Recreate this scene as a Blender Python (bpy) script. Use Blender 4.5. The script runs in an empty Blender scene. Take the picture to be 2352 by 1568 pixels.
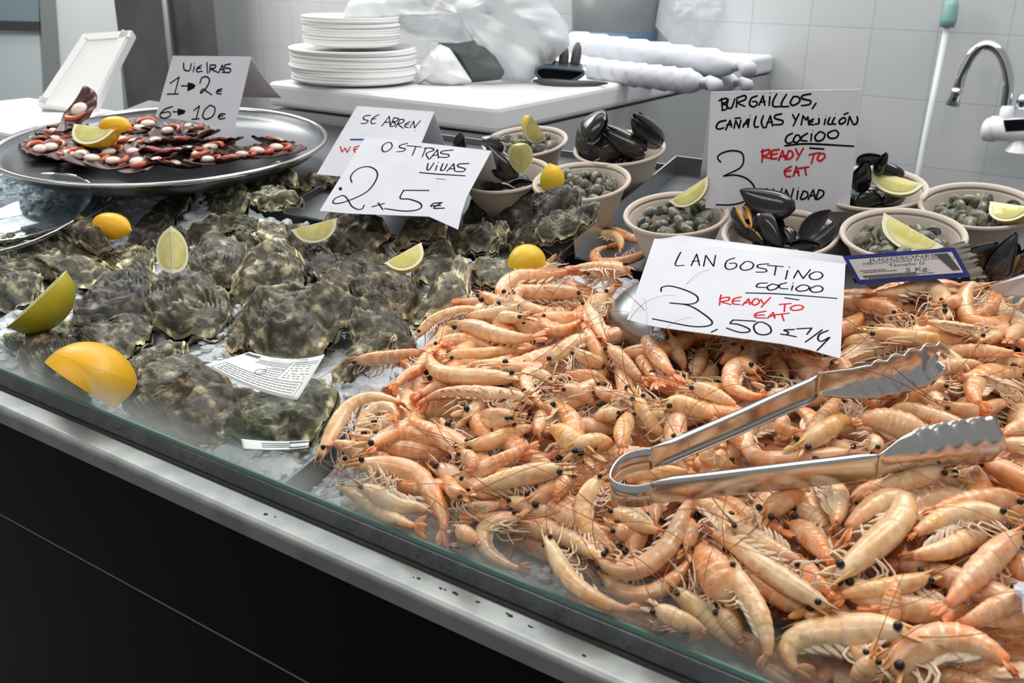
import bpy, bmesh, math, random
import numpy as np
from mathutils import Vector, Matrix, noise as mnoise

# ---------------------------------------------------------------- camera, world, lights, exposure
scn = bpy.context.scene
COL = scn.collection
F_PX = 2196.8
YAW, PITCH, ROLL = (math.radians(a) for a in (33.13, 21.46, 1.043))
CAM = np.array([0.0, 0.0, 1.35])
_h = np.array([-math.sin(YAW), math.cos(YAW), 0])
FW = _h * math.cos(PITCH) - np.array([0, 0, math.sin(PITCH)])
_r = np.array([math.cos(YAW), math.sin(YAW), 0])
_u = np.cross(_r, FW)
RT = _r * math.cos(ROLL) + _u * math.sin(ROLL)
UP = -_r * math.sin(ROLL) + _u * math.cos(ROLL)
cam_data = bpy.data.cameras.new('camera')
cam = bpy.data.objects.new('camera', cam_data)
COL.objects.link(cam)
cam_data.sensor_width = 36.0
cam_data.lens = 36.0 * F_PX / 2352.0
cam_data.clip_start = 0.02
cam_data.dof.use_dof = True
cam_data.dof.focus_distance = 0.92
cam_data.dof.aperture_fstop = 13.0
m = Matrix.Identity(4)
for i in range(3):
    m[i][0], m[i][1], m[i][2], m[i][3] = RT[i], UP[i], -FW[i], CAM[i]
cam.matrix_world = m
scn.camera = cam

world = bpy.data.worlds.new('market_hall')
scn.world = world
world.use_nodes = True
wbg = world.node_tree.nodes['Background']
wbg.inputs['Color'].default_value = (0.88, 0.90, 0.92, 1)
wbg.inputs['Strength'].default_value = 0.50

def area(name, loc, target, sx, sy, power, color=(1, 1, 1)):
    d = bpy.data.lights.new(name, 'AREA')
    d.shape = 'RECTANGLE'; d.size = sx; d.size_y = sy; d.energy = power; d.color = color
    o = bpy.data.objects.new(name, d)
    COL.objects.link(o)
    o.location = loc
    z = (Vector(loc) - Vector(target)).normalized(); x = Vector((1, 0, 0)); y = z.cross(x).normalized(); x = y.cross(z)
    o.rotation_euler = Matrix((x, y, z)).transposed().to_euler()
    return o
# ceiling lamps over the stall: a tube row above the goods, one over the back counter, warm spot over the prawns; plus two added fills
area('lamp_tube_counter', (-0.75, 0.95, 2.75), (-0.75, 0.95, 0.9), 2.8, 0.5, 14.5, (1.0, 0.97, 0.92))
area('lamp_tube_back', (-2.3, 1.95, 2.9), (-2.3, 2.05, 1.0), 6.4, 0.6, 122, (0.95, 0.98, 1.0))
area('fill_aisle', (-1.0, -0.55, 2.7), (-0.8, 0.8, 0.9), 2.6, 0.4, 20, (1.0, 0.98, 0.95))  # unseen fill added on the aisle side to brighten oysters and signs
area('fill_left_wall', (-3.0, 1.3, 2.5), (-3.0, 2.6, 1.0), 1.2, 0.6, 55, (1.0, 0.96, 0.90))  # unseen fill added to brighten the left tiled wall
area('lamp_pendant', (-0.05, 1.0, 2.25), (-0.2, 0.75, 0.95), 0.4, 0.4, 6.5, (1.0, 0.90, 0.76))
scn.view_settings.view_transform = 'Standard'
scn.view_settings.look = 'None'
scn.view_settings.gamma = 1.0
scn.view_settings.use_curve_mapping = False
scn.view_settings.exposure = -0.50

# ---------------------------------------------------------------- geometry of the place
# display slope: rises 12 degrees towards the back, its front edge at y = 0.455
T12 = math.radians(12)
NN = np.array([0, -math.sin(T12), math.cos(T12)])
SS = np.array([0, math.cos(T12), math.sin(T12)])
OO = np.array([0, 0.455, 0.953])
XX = np.array([1.0, 0, 0])
ZZ = np.array([0, 0, 1.0])
V3 = lambda p: np.array(p, float)
def ray(x, y):
    return FW + (x - 1176) / F_PX * RT - (y - 784) / F_PX * UP
def on_plane(x, y, p0, n):
    d = ray(x, y)
    return CAM + d * (np.dot(p0 - CAM, n) / np.dot(d, n))
def on_bed(x, y, h=0.0):                        # point on the display slope, h above it
    return on_plane(x, y, OO + NN * h, NN)
def bed_xs(x, y, h=0.0):
    p = on_bed(x, y, h) - OO
    return p[0], float(np.dot(p, SS))
def W3(X, s, h):
    return OO + XX * X + SS * s + NN * h
def on_x(x, y, X):
    d = ray(x, y); return CAM + d * ((X - CAM[0]) / d[0])
def on_y(x, y, Y):
    d = ray(x, y); return CAM + d * ((Y - CAM[1]) / d[1])
def on_z(x, y, Z):
    d = ray(x, y); return CAM + d * ((Z - CAM[2]) / d[2])
def depth_of(p):
    return float(np.dot(V3(p) - CAM, FW))
def to_px(p):
    q = V3(p) - CAM; z = np.dot(q, FW)
    return 1176 + F_PX * np.dot(q, RT) / z, 784 - F_PX * np.dot(q, UP) / z
def m_per_px(p):
    return depth_of(p) / F_PX
def unit(v):
    v = V3(v); return v / (np.linalg.norm(v) + 1e-12)
def zoomed(ox, oy, k, pts):
    return [(ox + a / k, oy + b / k) for a, b in pts]

# ---------------------------------------------------------------- materials
MATS = {}
def nodes_of(name):
    mt = bpy.data.materials.new(name); mt.use_nodes = True
    nt = mt.node_tree
    return mt, nt, nt.nodes['Principled BSDF']
def mat(name, color, rough=0.5, metal=0.0, spec=0.5, noise=None, bump=None, sss=0.0, sss_r=None, coat=0.0, trans=0.0, ior=1.45, alpha=1.0, attr=False, emit=None):
    """noise = (scale, second colour, low, high); bump = (scale, strength, distance); attr = multiply by the colour attribute"""
    if name in MATS: return MATS[name]
    mt, nt, b = nodes_of(name)
    N, L = nt.nodes, nt.links
    b.inputs['Base Color'].default_value = (*color, 1)
    b.inputs['Roughness'].default_value = rough
    b.inputs['Metallic'].default_value = metal
    b.inputs['Specular IOR Level'].default_value = spec
    b.inputs['IOR'].default_value = ior
    b.inputs['Transmission Weight'].default_value = trans
    b.inputs['Coat Weight'].default_value = coat
    b.inputs['Coat Roughness'].default_value = 0.08
    b.inputs['Alpha'].default_value = alpha
    if sss:
        b.inputs['Subsurface Weight'].default_value = sss
        b.inputs['Subsurface Radius'].default_value = sss_r or (1, .4, .2)
        b.inputs['Subsurface Scale'].default_value = 0.006
    tc = N.new('ShaderNodeTexCoord')
    src = None
    if noise:
        nz = N.new('ShaderNodeTexNoise'); nz.inputs['Scale'].default_value = noise[0]; nz.inputs['Detail'].default_value = 6
        L.new(tc.outputs['Object'], nz.inputs['Vector'])
        mr = N.new('ShaderNodeMapRange'); mr.inputs[1].default_value = noise[2]; mr.inputs[2].default_value = noise[3]
        L.new(nz.outputs['Fac'], mr.inputs[0])
        mx = N.new('ShaderNodeMix'); mx.data_type = 'RGBA'
        mx.inputs[6].default_value = (*color, 1); mx.inputs[7].default_value = (*noise[1], 1)
        L.new(mr.outputs[0], mx.inputs[0]); src = mx.outputs[2]
    if attr:
        at = N.new('ShaderNodeVertexColor'); at.layer_name = 'Col'
        if src is None: src = at.outputs['Color']
        else:
            mu = N.new('ShaderNodeMix'); mu.data_type = 'RGBA'; mu.blend_type = 'MULTIPLY'; mu.inputs[0].default_value = 1
            L.new(src, mu.inputs[6]); L.new(at.outputs['Color'], mu.inputs[7]); src = mu.outputs[2]
    if src is not None: L.new(src, b.inputs['Base Color'])
    if bump:
        nb = N.new('ShaderNodeTexNoise'); nb.inputs['Scale'].default_value = bump[0]; nb.inputs['Detail'].default_value = 5
        L.new(tc.outputs['Object'], nb.inputs['Vector'])
        bp = N.new('ShaderNodeBump'); bp.inputs['Strength'].default_value = bump[1]; bp.inputs['Distance'].default_value = bump[2]
        L.new(nb.outputs['Fac'], bp.inputs['Height']); L.new(bp.outputs[0], b.inputs['Normal'])
    MATS[name] = mt
    return mt

# ---------------------------------------------------------------- mesh helpers
class MB:
    """collects vertices, faces and vertex colours of ONE mesh"""
    def __init__(s): s.v = []; s.f = []; s.c = []; s.mi = []
    def add(s, verts, faces, col=None, mi=0):
        o = len(s.v)
        s.v.extend([tuple(map(float, p)) for p in verts])
        s.f.extend([tuple(i + o for i in f) for f in faces])
        s.mi.extend([mi] * len(faces))
        if col is None: s.c.extend([(1, 1, 1)] * len(verts))
        elif len(col) == 3 and not hasattr(col[0], '__len__'): s.c.extend([tuple(col)] * len(verts))
        else: s.c.extend([tuple(c) for c in col])
        return s
    def grid(s, P, closed_u=False, closed_v=False, col=None, flip=False, mi=0):
        P = np.asarray(P, float); nu, nv = P.shape[:2]
        faces = []
        for i in range(nu if closed_u else nu - 1):
            for j in range(nv if closed_v else nv - 1):
                a, b = i * nv + j, i * nv + (j + 1) % nv
                c, d = ((i + 1) % nu) * nv + (j + 1) % nv, ((i + 1) % nu) * nv + j
                faces.append((a, d, c, b) if flip else (a, b, c, d))
        cc = None if col is None else np.asarray(col, float).reshape(-1, 3).tolist()
        return s.add(P.reshape(-1, 3).tolist(), faces, cc, mi)
    def tube(s, pts, rad, sides=6, col=None, cap=True, mi=0):
        pts = np.asarray(pts, float); n = len(pts)
        rad = np.full(n, rad) if np.isscalar(rad) else np.asarray(rad, float)
        T = np.gradient(pts, axis=0); T /= (np.linalg.norm(T, axis=1, keepdims=True) + 1e-12)
        a = np.cross(T[0], [0.31, 0.52, 0.79]); a /= np.linalg.norm(a) + 1e-12
        rings = []
        ang = np.linspace(0, 2 * math.pi, sides, endpoint=False)
        for i in range(n):
            a = a - T[i] * np.dot(a, T[i]); a /= np.linalg.norm(a) + 1e-12
            b = np.cross(T[i], a)
            rings.append(pts[i] + rad[i] * (np.cos(ang)[:, None] * a + np.sin(ang)[:, None] * b))
        s.grid(np.array(rings), closed_v=True, col=None if col is None else np.tile(np.asarray(col, float), (n * sides, 1)), flip=True, mi=mi)
        if cap:
            o = len(s.v) - n * sides
            s.f.append(tuple(range(o, o + sides))); s.mi.append(mi)
            s.f.append(tuple(reversed(range(o + (n - 1) * sides, o + n * sides)))); s.mi.append(mi)
        return s
    def box(s, c, ex, ey, ez, col=None, mi=0):
        """c = centre, ex/ey/ez = half-edge vectors"""
        c, ex, ey, ez = map(V3, (c, ex, ey, ez))
        v = [c + a * ex + b * ey + d * ez for a in (-1, 1) for b in (-1, 1) for d in (-1, 1)]
        f = [(0, 1, 3, 2), (4, 6, 7, 5), (0, 4, 5, 1), (2, 3, 7, 6), (0, 2, 6, 4), (1, 5, 7, 3)]
        return s.add(v, f, col, mi)
    def lathe(s, prof, segs=32, c=(0, 0, 0), ax=(0, 0, 1), col=None, flip=False, mi=0):
        ax = unit(ax); a = unit(np.cross(ax, [0.3, 0.9, 0.21])); b = np.cross(ax, a)
        ang = np.linspace(0, 2 * math.pi, segs, endpoint=False)
        P = np.array([[V3(c) + ax * z + r * (math.cos(t) * a + math.sin(t) * b) for t in ang] for r, z in prof])
        return s.grid(P, closed_v=True, col=col, flip=flip, mi=mi)
    def sphere(s, c, r, nu=8, nv=10, ax=(0, 0, 1), st=1.0, col=None, mi=0):
        pr = [(r * math.sin(t) + 1e-6, -st * r * math.cos(t)) for t in np.linspace(0, math.pi, nu)]
        return s.lathe(pr, nv, c, ax, col, mi=mi)
    def build(s, name, mats, parent=None, smooth=True, world=False):
        me = bpy.data.meshes.new(name)
        me.from_pydata(s.v, [], s.f)
        if not isinstance(mats, (list, tuple)): mats = [mats]
        for mt in mats: me.materials.append(mt)
        if len(mats) > 1: me.polygons.foreach_set('material_index', s.mi)
        if any(c != (1, 1, 1) for c in s.c[:4000]):
            ca = me.color_attributes.new('Col', 'FLOAT_COLOR', 'POINT')
            ca.data.foreach_set('color', np.hstack([np.asarray(s.c, float), np.ones((len(s.c), 1))]).ravel())
        if smooth: me.polygons.foreach_set('use_smooth', [True] * len(me.polygons))
        me.update()
        o = bpy.data.objects.new(name, me)
        COL.objects.link(o)
        if parent is not None:
            o.parent = parent
            o.matrix_parent_inverse = PINV.get(parent.name, Matrix.Identity(4))
        return o
PINV = {}
def tag(o, label, cat, group=None, kind=None):
    o['label'] = label; o['category'] = cat
    if group: o['group'] = group
    if kind: o['kind'] = kind
    return o
def thing(name, label, cat, loc, group=None, kind=None):
    """an Empty at the thing's base; its parts are built in world coordinates and parented to it"""
    o = bpy.data.objects.new(name, None); COL.objects.link(o)
    o.location = tuple(map(float, loc)); o.empty_display_size = 0.02
    PINV[o.name] = Matrix.Translation(-Vector(tuple(map(float, loc))))
    return tag(o, label, cat, group, kind)
def struct(o):
    o['kind'] = 'structure'; return o
def copy_tree(o):
    c = o.copy(); COL.objects.link(c)
    for ch in o.children:
        d = copy_tree(ch); d.parent = c
    return c
def bevel(o, w=0.004, n=2):
    md = o.modifiers.new('edge', 'BEVEL'); md.width = w; md.segments = n; md.limit_method = 'ANGLE'
    return o
def smooth_curve(pts, n):
    """Catmull-Rom through pts, n samples evenly spaced along it"""
    p = np.asarray(pts, float)
    if len(p) == 2: return p[0] + (p[1] - p[0]) * np.linspace(0, 1, n)[:, None]
    q = np.vstack([2 * p[0] - p[1], p, 2 * p[-1] - p[-2]])
    out = []
    for i in range(1, len(q) - 2):
        t = np.linspace(0, 1, 16, endpoint=False)[:, None]
        a, b, c, d = q[i - 1], q[i], q[i + 1], q[i + 2]
        out.append(0.5 * (2 * b + (c - a) * t + (2 * a - 5 * b + 4 * c - d) * t ** 2 + (3 * b - a - 3 * c + d) * t ** 3))
    out = np.vstack(out + [p[-1:]])
    L = np.r_[0, np.cumsum(np.linalg.norm(np.diff(out, axis=0), axis=1))]
    tt = np.linspace(0, L[-1], n)
    return np.stack([np.interp(tt, L, out[:, k]) for k in range(p.shape[1])], 1)
def fbm(p, sc, oct=3):
    return mnoise.fractal(Vector((p[0] * sc, p[1] * sc, p[2] * sc)), 1.0, 2.0, oct)
ORD = ['', 'second ', 'third ', 'fourth ', 'fifth ', 'sixth ', 'seventh ', 'eighth ', 'ninth ', 'tenth ', 'eleventh ', 'twelfth ', 'thirteenth ', 'fourteenth ',
       'fifteenth ', 'sixteenth ', 'seventeenth ', 'eighteenth ', 'nineteenth ', 'twentieth ', 'twenty-first ', 'twenty-second ', 'twenty-third ', 'twenty-fourth ',
       'twenty-fifth ', 'twenty-sixth ', 'twenty-seventh ', 'twenty-eighth ', 'twenty-ninth ', 'thirtieth ']

# common materials
STEEL = mat('brushed_steel', (.52, .53, .54), .32, 1.0, noise=(14, (.40, .41, .42), .35, .65), bump=(60, .05, .001))
STEEL_DARK = mat('dark_steel', (.18, .185, .19), .38, 1.0, noise=(9, (.12, .125, .13), .3, .7))
STEEL_BRIGHT = mat('polished_steel', (.68, .67, .65), .16, 1.0)
CHROME = mat('chrome', (.75, .76, .77), .08, 1.0)
BLACK_PANEL = mat('black_panel', (.002, .002, .0025), .22, 0, .16, noise=(2.0, (.005, .005, .0055), .4, .8))
RUBBER = mat('black_rubber', (.008, .008, .008), .55)
PAPER = mat('white_paper', (.60, .61, .66), .75, 0, .2, noise=(30, (.57, .58, .63), .4, .7))
INK = mat('black_marker_ink', (.006, .0065, .009), .85, 0, .08)
RED_INK = mat('red_marker_ink', (.56, .022, .024), .85, 0, .08)
BLUE_INK = mat('blue_marker_ink', (.02, .03, .30), .85, 0, .08)
WHITE_FOAM = mat('white_foam', (.80, .80, .79), .6, 0, .3, bump=(220, .12, .001))
WHITE_PLASTIC = mat('white_plastic', (.80, .81, .82), .35)
# ================================================================ the setting
YW = 2.6
def tile_mat():
    mt, nt, b = nodes_of('white_wall_tile'); N, L = nt.nodes, nt.links
    tc = N.new('ShaderNodeTexCoord'); mp = N.new('ShaderNodeMapping')
    mp.inputs['Rotation'].default_value = (math.radians(90), 0, 0)
    mp.inputs['Location'].default_value = (0.008, 0.076, 0)
    br = N.new('ShaderNodeTexBrick'); br.offset = 0
    br.inputs['Color1'].default_value = (.53, .54, .55, 1); br.inputs['Color2'].default_value = (.505, .52, .53, 1)
    br.inputs['Mortar'].default_value = (.42, .43, .44, 1); br.inputs['Scale'].default_value = 1
    br.inputs['Brick Width'].default_value = .157; br.inputs['Row Height'].default_value = .163
    br.inputs['Mortar Size'].default_value = .0016; br.inputs['Mortar Smooth'].default_value = .3
    L.new(tc.outputs['Object'], mp.inputs[0]); L.new(mp.outputs[0], br.inputs['Vector'])
    L.new(br.outputs['Color'], b.inputs['Base Color'])
    b.inputs['Roughness'].default_value = .22
    bp = N.new('ShaderNodeBump'); bp.inputs['Strength'].default_value = .4; bp.inputs['Distance'].default_value = .001; bp.invert = True
    L.new(br.outputs['Fac'], bp.inputs['Height']); L.new(bp.outputs[0], b.inputs['Normal'])
    return mt
TILE = tile_mat()
o = MB().box((-0.9, YW + .05, 1.3), (3.4, 0, 0), (0, .05, 0), (0, 0, 1.3)).build('wall_back', TILE, smooth=False); struct(o)
o = MB().box((-0.9, .9, -.02), (3.6, 0, 0), (0, 2.6, 0), (0, 0, .02)).build('floor', mat('grey_floor', (.10, .10, .10), .6), smooth=False); struct(o)

# ---------------------------------------------------------------- the fish counter itself
XL, XR = -1.75, 0.55
zl = 0.9500
t = thing('display_counter', 'long black-fronted fish counter with a brushed steel edge', 'counter', (-.6, .43, 0))
def sweep_x(prof, x0, x1, n=2):
    xs = np.linspace(x0, x1, n)
    return np.array([[(x, y, z) for (y, z) in prof] for x in xs])
def seg(name, prof, mt, smooth=False, par=t, x0=XL, x1=XR):
    return MB().grid(sweep_x(prof, x0, x1), flip=False).build(name, mt, par, smooth)
yf = .4215
arc = [(yf + .006 - .006 * math.sin(a), zl - .006 + .006 * math.cos(a)) for a in np.linspace(0, math.pi / 2, 16)]
seg('steel_ledge', [(.4445, zl - .012), (.4445, zl)] + [(yf + .006, zl)] + arc[1:] + [(yf, zl - .017), (yf + .004, zl - .019)],
    mat('worn_steel_ledge', (.40, .40, .39), .46, .85, noise=(26, (.31, .32, .32), .42, .62), bump=(70, .18, .001)), False)
zs = .812
MB().box((-.6, yf + .012, (zl - .02 + zs) / 2 + .0008), ((XR - XL) / 2, 0, 0), (0, .008, 0), (0, 0, (zl - .02 - zs) / 2 - .0016)).build('front_panel', BLACK_PANEL, t, False)
MB().box((-.6, yf + .0125, zs), ((XR - XL) / 2, 0, 0), (0, .008, 0), (0, 0, .0011)).build('panel_seam', mat('seam_strip', (.25, .23, .21), .45, .6), t, False)
MB().box((-.6, yf + .012, zs / 2), ((XR - XL) / 2, 0, 0), (0, .008, 0), (0, 0, zs / 2 - .0016)).build('front_panel', BLACK_PANEL, t, False)
seg('rubber_gasket', [(.4495, zl - .012), (.4495, zl + .0015), (.4445, zl + .0015), (.4435, zl - .012)], mat('gasket', (.006, .006, .007), .6, bump=(300, .5, .001)), True)
seg('glass_channel', [(.4600, .9612), (.4555, .9612), (.4545, .9600), (.4495, .9536), (.4488, .9500)],
    mat('wet_grey_channel', (.085, .088, .094), .30, .55, noise=(40, (.11, .115, .12), .45, .6), bump=(420, .25, .0006)), True)
bedm = mat('counter_bed_steel', (.20, .205, .21), .36, 1.0, bump=(50, .1, .001))
bed_th = -.055
def slab(name, X0, X1, s0, s1, h0, h1, mt, par):
    c = (W3((X0 + X1) / 2, (s0 + s1) / 2, (h0 + h1) / 2))
    return MB().box(c, XX * (X1 - X0) / 2, SS * (s1 - s0) / 2, NN * (h1 - h0) / 2).build(name, mt, par, False)
slab('sloped_bed', XL, XR, .004, .835, -.075, -.052, bedm, t)
bevel(slab('counter_body', XL, XR, .03, .70, -.50, -.078, STEEL_DARK, t))
slab('divider', -.5495, -.5465, .012, .46, -.052, -.021, STEEL_DARK, t)
# condensation and droplets along the channel: small beads of water
mb = MB(); rnd = random.Random(4)
for k in range(420):
    cx = rnd.choice([-.36, -.33, -.27, -.24, -.20, -.12, -.05, -.42, -.6, -.72]) + rnd.gauss(0, .013)
    tt = rnd.random()
    p = (cx, .4545 - .005 * tt, .9602 - .0066 * tt)
    mb.sphere(p, rnd.uniform(.0004, .0010), 4, 6)
mb.build('water_droplet_spatter', mat('water', (.9, .93, .95), .05, 0, .6, trans=1.0, ior=1.33), t)['kind'] = 'stuff'

mb = MB()
for (x, y) in [(950, 1325), (962, 1327), (1012, 1350), (1022, 1353), (1044, 1361), (1050, 1364), (1098, 1381), (1165, 1408), (1172, 1413), (1216, 1437), (1222, 1440), (1342, 1505), (372, 1012), (610, 1180), (632, 1186)]:
    c = on_z(x, y, zl + .0003); r_ = rnd.uniform(.0010, .0022)
    mb.add([c + V3((r_ * rnd.uniform(.5, 1.4) * math.cos(a), r_ * rnd.uniform(.3, .8) * math.sin(a), 0)) for a in np.linspace(0, 6.28, 9, endpoint=False)], [tuple(range(9))])
mb.build('dirt_specks', mat('black_grime', (.012, .012, .012), .7), t, False)['kind'] = 'stuff'

# low glass pane standing in the channel, misted on the inside
def glass_mist():
    mt = bpy.data.materials.new('misted_glass'); mt.use_nodes = True
    nt = mt.node_tree; N, L = nt.nodes, nt.links
    out = N['Material Output']; N.remove(N['Principled BSDF'])
    tr = N.new('ShaderNodeBsdfTransparent'); tr.inputs[0].default_value = (.90, .955, .93, 1)
    gl = N.new('ShaderNodeBsdfGlossy'); gl.inputs['Roughness'].default_value = .05
    fr = N.new('ShaderNodeFresnel'); fr.inputs[0].default_value = 1.3
    m1 = N.new('ShaderNodeMixShader'); L.new(fr.outputs[0], m1.inputs[0]); L.new(tr.outputs[0], m1.inputs[1]); L.new(gl.outputs[0], m1.inputs[2])
    df = N.new('ShaderNodeBsdfDiffuse'); df.inputs[0].default_value = (.62, .68, .65, 1)
    tl = N.new('ShaderNodeBsdfTranslucent'); tl.inputs[0].default_value = (.66, .71, .68, 1)
    m3 = N.new('ShaderNodeMixShader'); m3.inputs[0].default_value = .6; L.new(df.outputs[0], m3.inputs[1]); L.new(tl.outputs[0], m3.inputs[2])
    tc = N.new('ShaderNodeTexCoord'); sp = N.new('ShaderNodeSeparateXYZ'); L.new(tc.outputs['Object'], sp.inputs[0])
    nz = N.new('ShaderNodeTexNoise'); nz.inputs['Scale'].default_value = 9; nz.inputs['Detail'].default_value = 4; L.new(tc.outputs['Object'], nz.inputs[0])
    mz = N.new('ShaderNodeMapRange'); mz.inputs[1].default_value = .0; mz.inputs[2].default_value = .046; mz.inputs[3].default_value = .78; mz.inputs[4].default_value = 0; mz.interpolation_type = 'SMOOTHSTEP'
    L.new(sp.outputs[2], mz.inputs[0])
    mxx = N.new('ShaderNodeMapRange'); mxx.inputs[1].default_value = -.05; mxx.inputs[2].default_value = -.75; mxx.inputs[3].default_value = .22; mxx.inputs[4].default_value = 1.0
    L.new(sp.outputs[0], mxx.inputs[0])
    mn = N.new('ShaderNodeMapRange'); mn.inputs[1].default_value = .25; mn.inputs[2].default_value = .75; mn.inputs[3].default_value = .55; mn.inputs[4].default_value = 1.15; L.new(nz.outputs['Fac'], mn.inputs[0])
    a = N.new('ShaderNodeMath'); a.operation = 'MULTIPLY'; L.new(mz.outputs[0], a.inputs[0]); L.new(mxx.outputs[0], a.inputs[1])
    c = N.new('ShaderNodeMath'); c.operation = 'MULTIPLY'; c.use_clamp = True; L.new(a.outputs[0], c.inputs[0]); L.new(mn.outputs[0], c.inputs[1])
    m2 = N.new('ShaderNodeMixShader'); L.new(c.outputs[0], m2.inputs[0]); L.new(m1.outputs[0], m2.inputs[1]); L.new(m3.outputs[0], m2.inputs[2])
    L.new(m2.outputs[0], out.inputs[0])
    return mt
g = thing('glass_guard', 'low misted glass pane standing in the channel along the counter front', 'glass panel', (0, .4575, .9603))
mb = MB()
v = [(XL, 0, 0), (XR, 0, 0), (XR, 0, .046), (XL, 0, .046)]
mb.add(v, [(0, 1, 2, 3)])
p = mb.build('pane', glass_mist(), None, False); p.parent = g
ge = mat('green_glass_edge', (.10, .20, .165), .12, 0, .6)
p = MB().box(((XL + XR) / 2, 0, .0022), ((XR - XL) / 2, 0, 0), (0, .0012, 0), (0, 0, .0022)).build('bottom_edge', ge, None, False); p.parent = g

# ---------------------------------------------------------------- back counter, white box slab on a steel cabinet
corner = at_c = CAM + ray(1140, 245) * 1.525
xc, yc, zc = corner
zj = 1.0906
bl = -1.40
t = thing('back_counter', 'white-topped steel counter behind the display under plates and bags', 'counter', (-1.4, 1.9, 0))
wb = mat('white_counter_top', (.74, .75, .765), .35)
bevel(MB().box(((bl + xc) / 2, (yc + YW) / 2, (zj + .004 + zc) / 2), ((xc - bl) / 2, 0, 0), (0, (YW - yc) / 2 - .002, 0), (0, 0, (zc - zj - .004) / 2)).build('worktop', wb, t, False), .010, 3)
MB().box(((bl + xc) / 2, (yc + YW) / 2, zj / 2), ((xc - bl) / 2 - .004, 0, 0), (0, (YW - yc) / 2 - .006, 0), (0, 0, zj / 2)).build('cabinet', mat('grey_cabinet_steel', (.42, .43, .44), .4, .3), t, False)

# side of the white box standing on the counter, in front
# ---------------------------------------------------------------- things behind on the back counter
def puff(name, px, plane_p, plane_n, thick, mt, par=None, rings=9, n=64, wr=.006, sc=18, seed=0, back=.6, smooth=True, sag=None):
    """a closed crumpled pillow whose rim follows the outline px on the plane"""
    n_ = unit(plane_n)
    if np.dot(n_, CAM - V3(plane_p)) < 0: n_ = -n_
    O3 = np.array([on_plane(x, y, V3(plane_p), n_) for x, y in px])
    O3 = np.vstack([O3, O3[:1]])
    L = np.r_[0, np.cumsum(np.linalg.norm(np.diff(O3, axis=0), axis=1))]
    tt = np.linspace(0, L[-1], n, endpoint=False)
    rim = np.stack([np.interp(tt, L, O3[:, k]) for k in range(3)], 1)
    c = rim.mean(0)
    mb = MB()
    for side in (1, -1):
        P = []
        for r in np.linspace(0, 1, rings):
            row = []
            for q in rim:
                p = c + (q - c) * r
                z = thick * (1 if side > 0 else back) * max(0, 1 - r * r) ** .6
                z += wr * fbm(p + seed, sc) * (1.0 if r < .999 else .3) * 2
                row.append(p + n_ * (side * z))
            P.append(row)
        mb.grid(np.array(P), closed_v=True, flip=(side < 0))
    return mb.build(name, mt, par, smooth)
def quad_on(px, p0, n, off=0.0):
    n = unit(n)
    if np.dot(n, CAM - V3(p0)) < 0: n = -n
    return [on_plane(x, y, V3(p0), n) + n * off for x, y in px], n
def slab_quad(name, px, p0, n, thick, mt, par=None, bev=.003):
    q, nn = quad_on(px, p0, n)
    k = len(q)
    b = [p - nn * thick for p in q]
    f = [tuple(range(k)), tuple(reversed(range(k, 2 * k)))] + [(i, k + i, k + (i + 1) % k, (i + 1) % k) for i in range(k)]
    o = MB().add(q + b, f).build(name, mt, par, False)
    if bev: bevel(o, bev, 2)
    return o

# stack of foam plates: each plate a thing of its own
FOAM = mat('foam_plate', (.83, .83, .82), .55, 0, .3)
pc = on_z(815, 186, zc)
sc_ = m_per_px(pc)
def plate_mesh(R, hgt):
    mb = MB()
    pr = [(.001, .002), (R * .70, .002), (R * .80, hgt * .5), (R * .97, hgt), (R, hgt * .96), (R * .99, hgt * .55), (R * .82, hgt * .1), (R * .72, 0), (.001, 0)]
    mb.lathe(pr, 48)
    return mb
def plate_stack(px, R, n, z0, dz, hgt, which):
    base = on_z(*px, zc)
    o0 = plate_mesh(R, hgt).build('foam_plate', FOAM)
    tag(o0, f'white foam plate in the {which} stack on the white counter', 'plate', f'foam plates in the {which} stack')
    rn = random.Random(int(R * 1000))
    for k in range(n):
        o = o0 if k == 0 else o0.copy()
        if k: COL.objects.link(o)
        o.location = (base[0] + rn.gauss(0, .0012), base[1] + rn.gauss(0, .0012), z0 + k * dz)
        o.rotation_euler = (rn.gauss(0, .006), rn.gauss(0, .006), rn.random() * 6)
    for i, lab in ((n - 1, 'top'), (0, 'bottom')): pass
    return z0 + (n - 1) * dz + hgt
zt = plate_stack((815, 188), 142 * sc_, 11, zc + .0005, .0052, .012, 'wider lower')
zt2 = plate_stack((812, 186), 109 * sc_, 10, zt + .0006, .0048, .010, 'narrower upper')

# crumpled translucent carrier bag
BAG = mat('translucent_bag', (.80, .82, .84), .30, 0, .5, trans=0.25, alpha=.88)
BAGC = mat('clear_bag', (.78, .80, .81), .2, 0, .5, trans=.2, alpha=.38)
bp0 = on_z(1120, 195, zc) + V3((0, .07, 0))
tag(puff('carrier_bag', [(783, 44), (800, 5), (850, -25), (1000, -60), (1180, -70), (1270, -30), (1275, 20), (1305, 55), (1308, 105), (1262, 150), (1215, 190), (1150, 185), (1120, 150), (1085, 108), (1010, 96), (955, 90), (900, 62)],
    bp0, (.45, -.85, .15), .075, BAG, wr=.011, sc=22, seed=3, n=120, rings=14), 'big crumpled white plastic carrier bag behind the foam plates', 'bag')
tag(puff('paper_tissue', [(965, 150), (990, 118), (1010, 100), (1035, 112), (1060, 150), (1085, 188), (1040, 200), (1000, 197), (975, 185), (955, 197)], bp0 + V3((.02, -.075, 0)), (.45, -.85, .15), .03, WHITE_FOAM, wr=.006, sc=30, seed=5), 'crumpled white tissue lying between foam plates and carrier bag', 'tissue')
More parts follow.
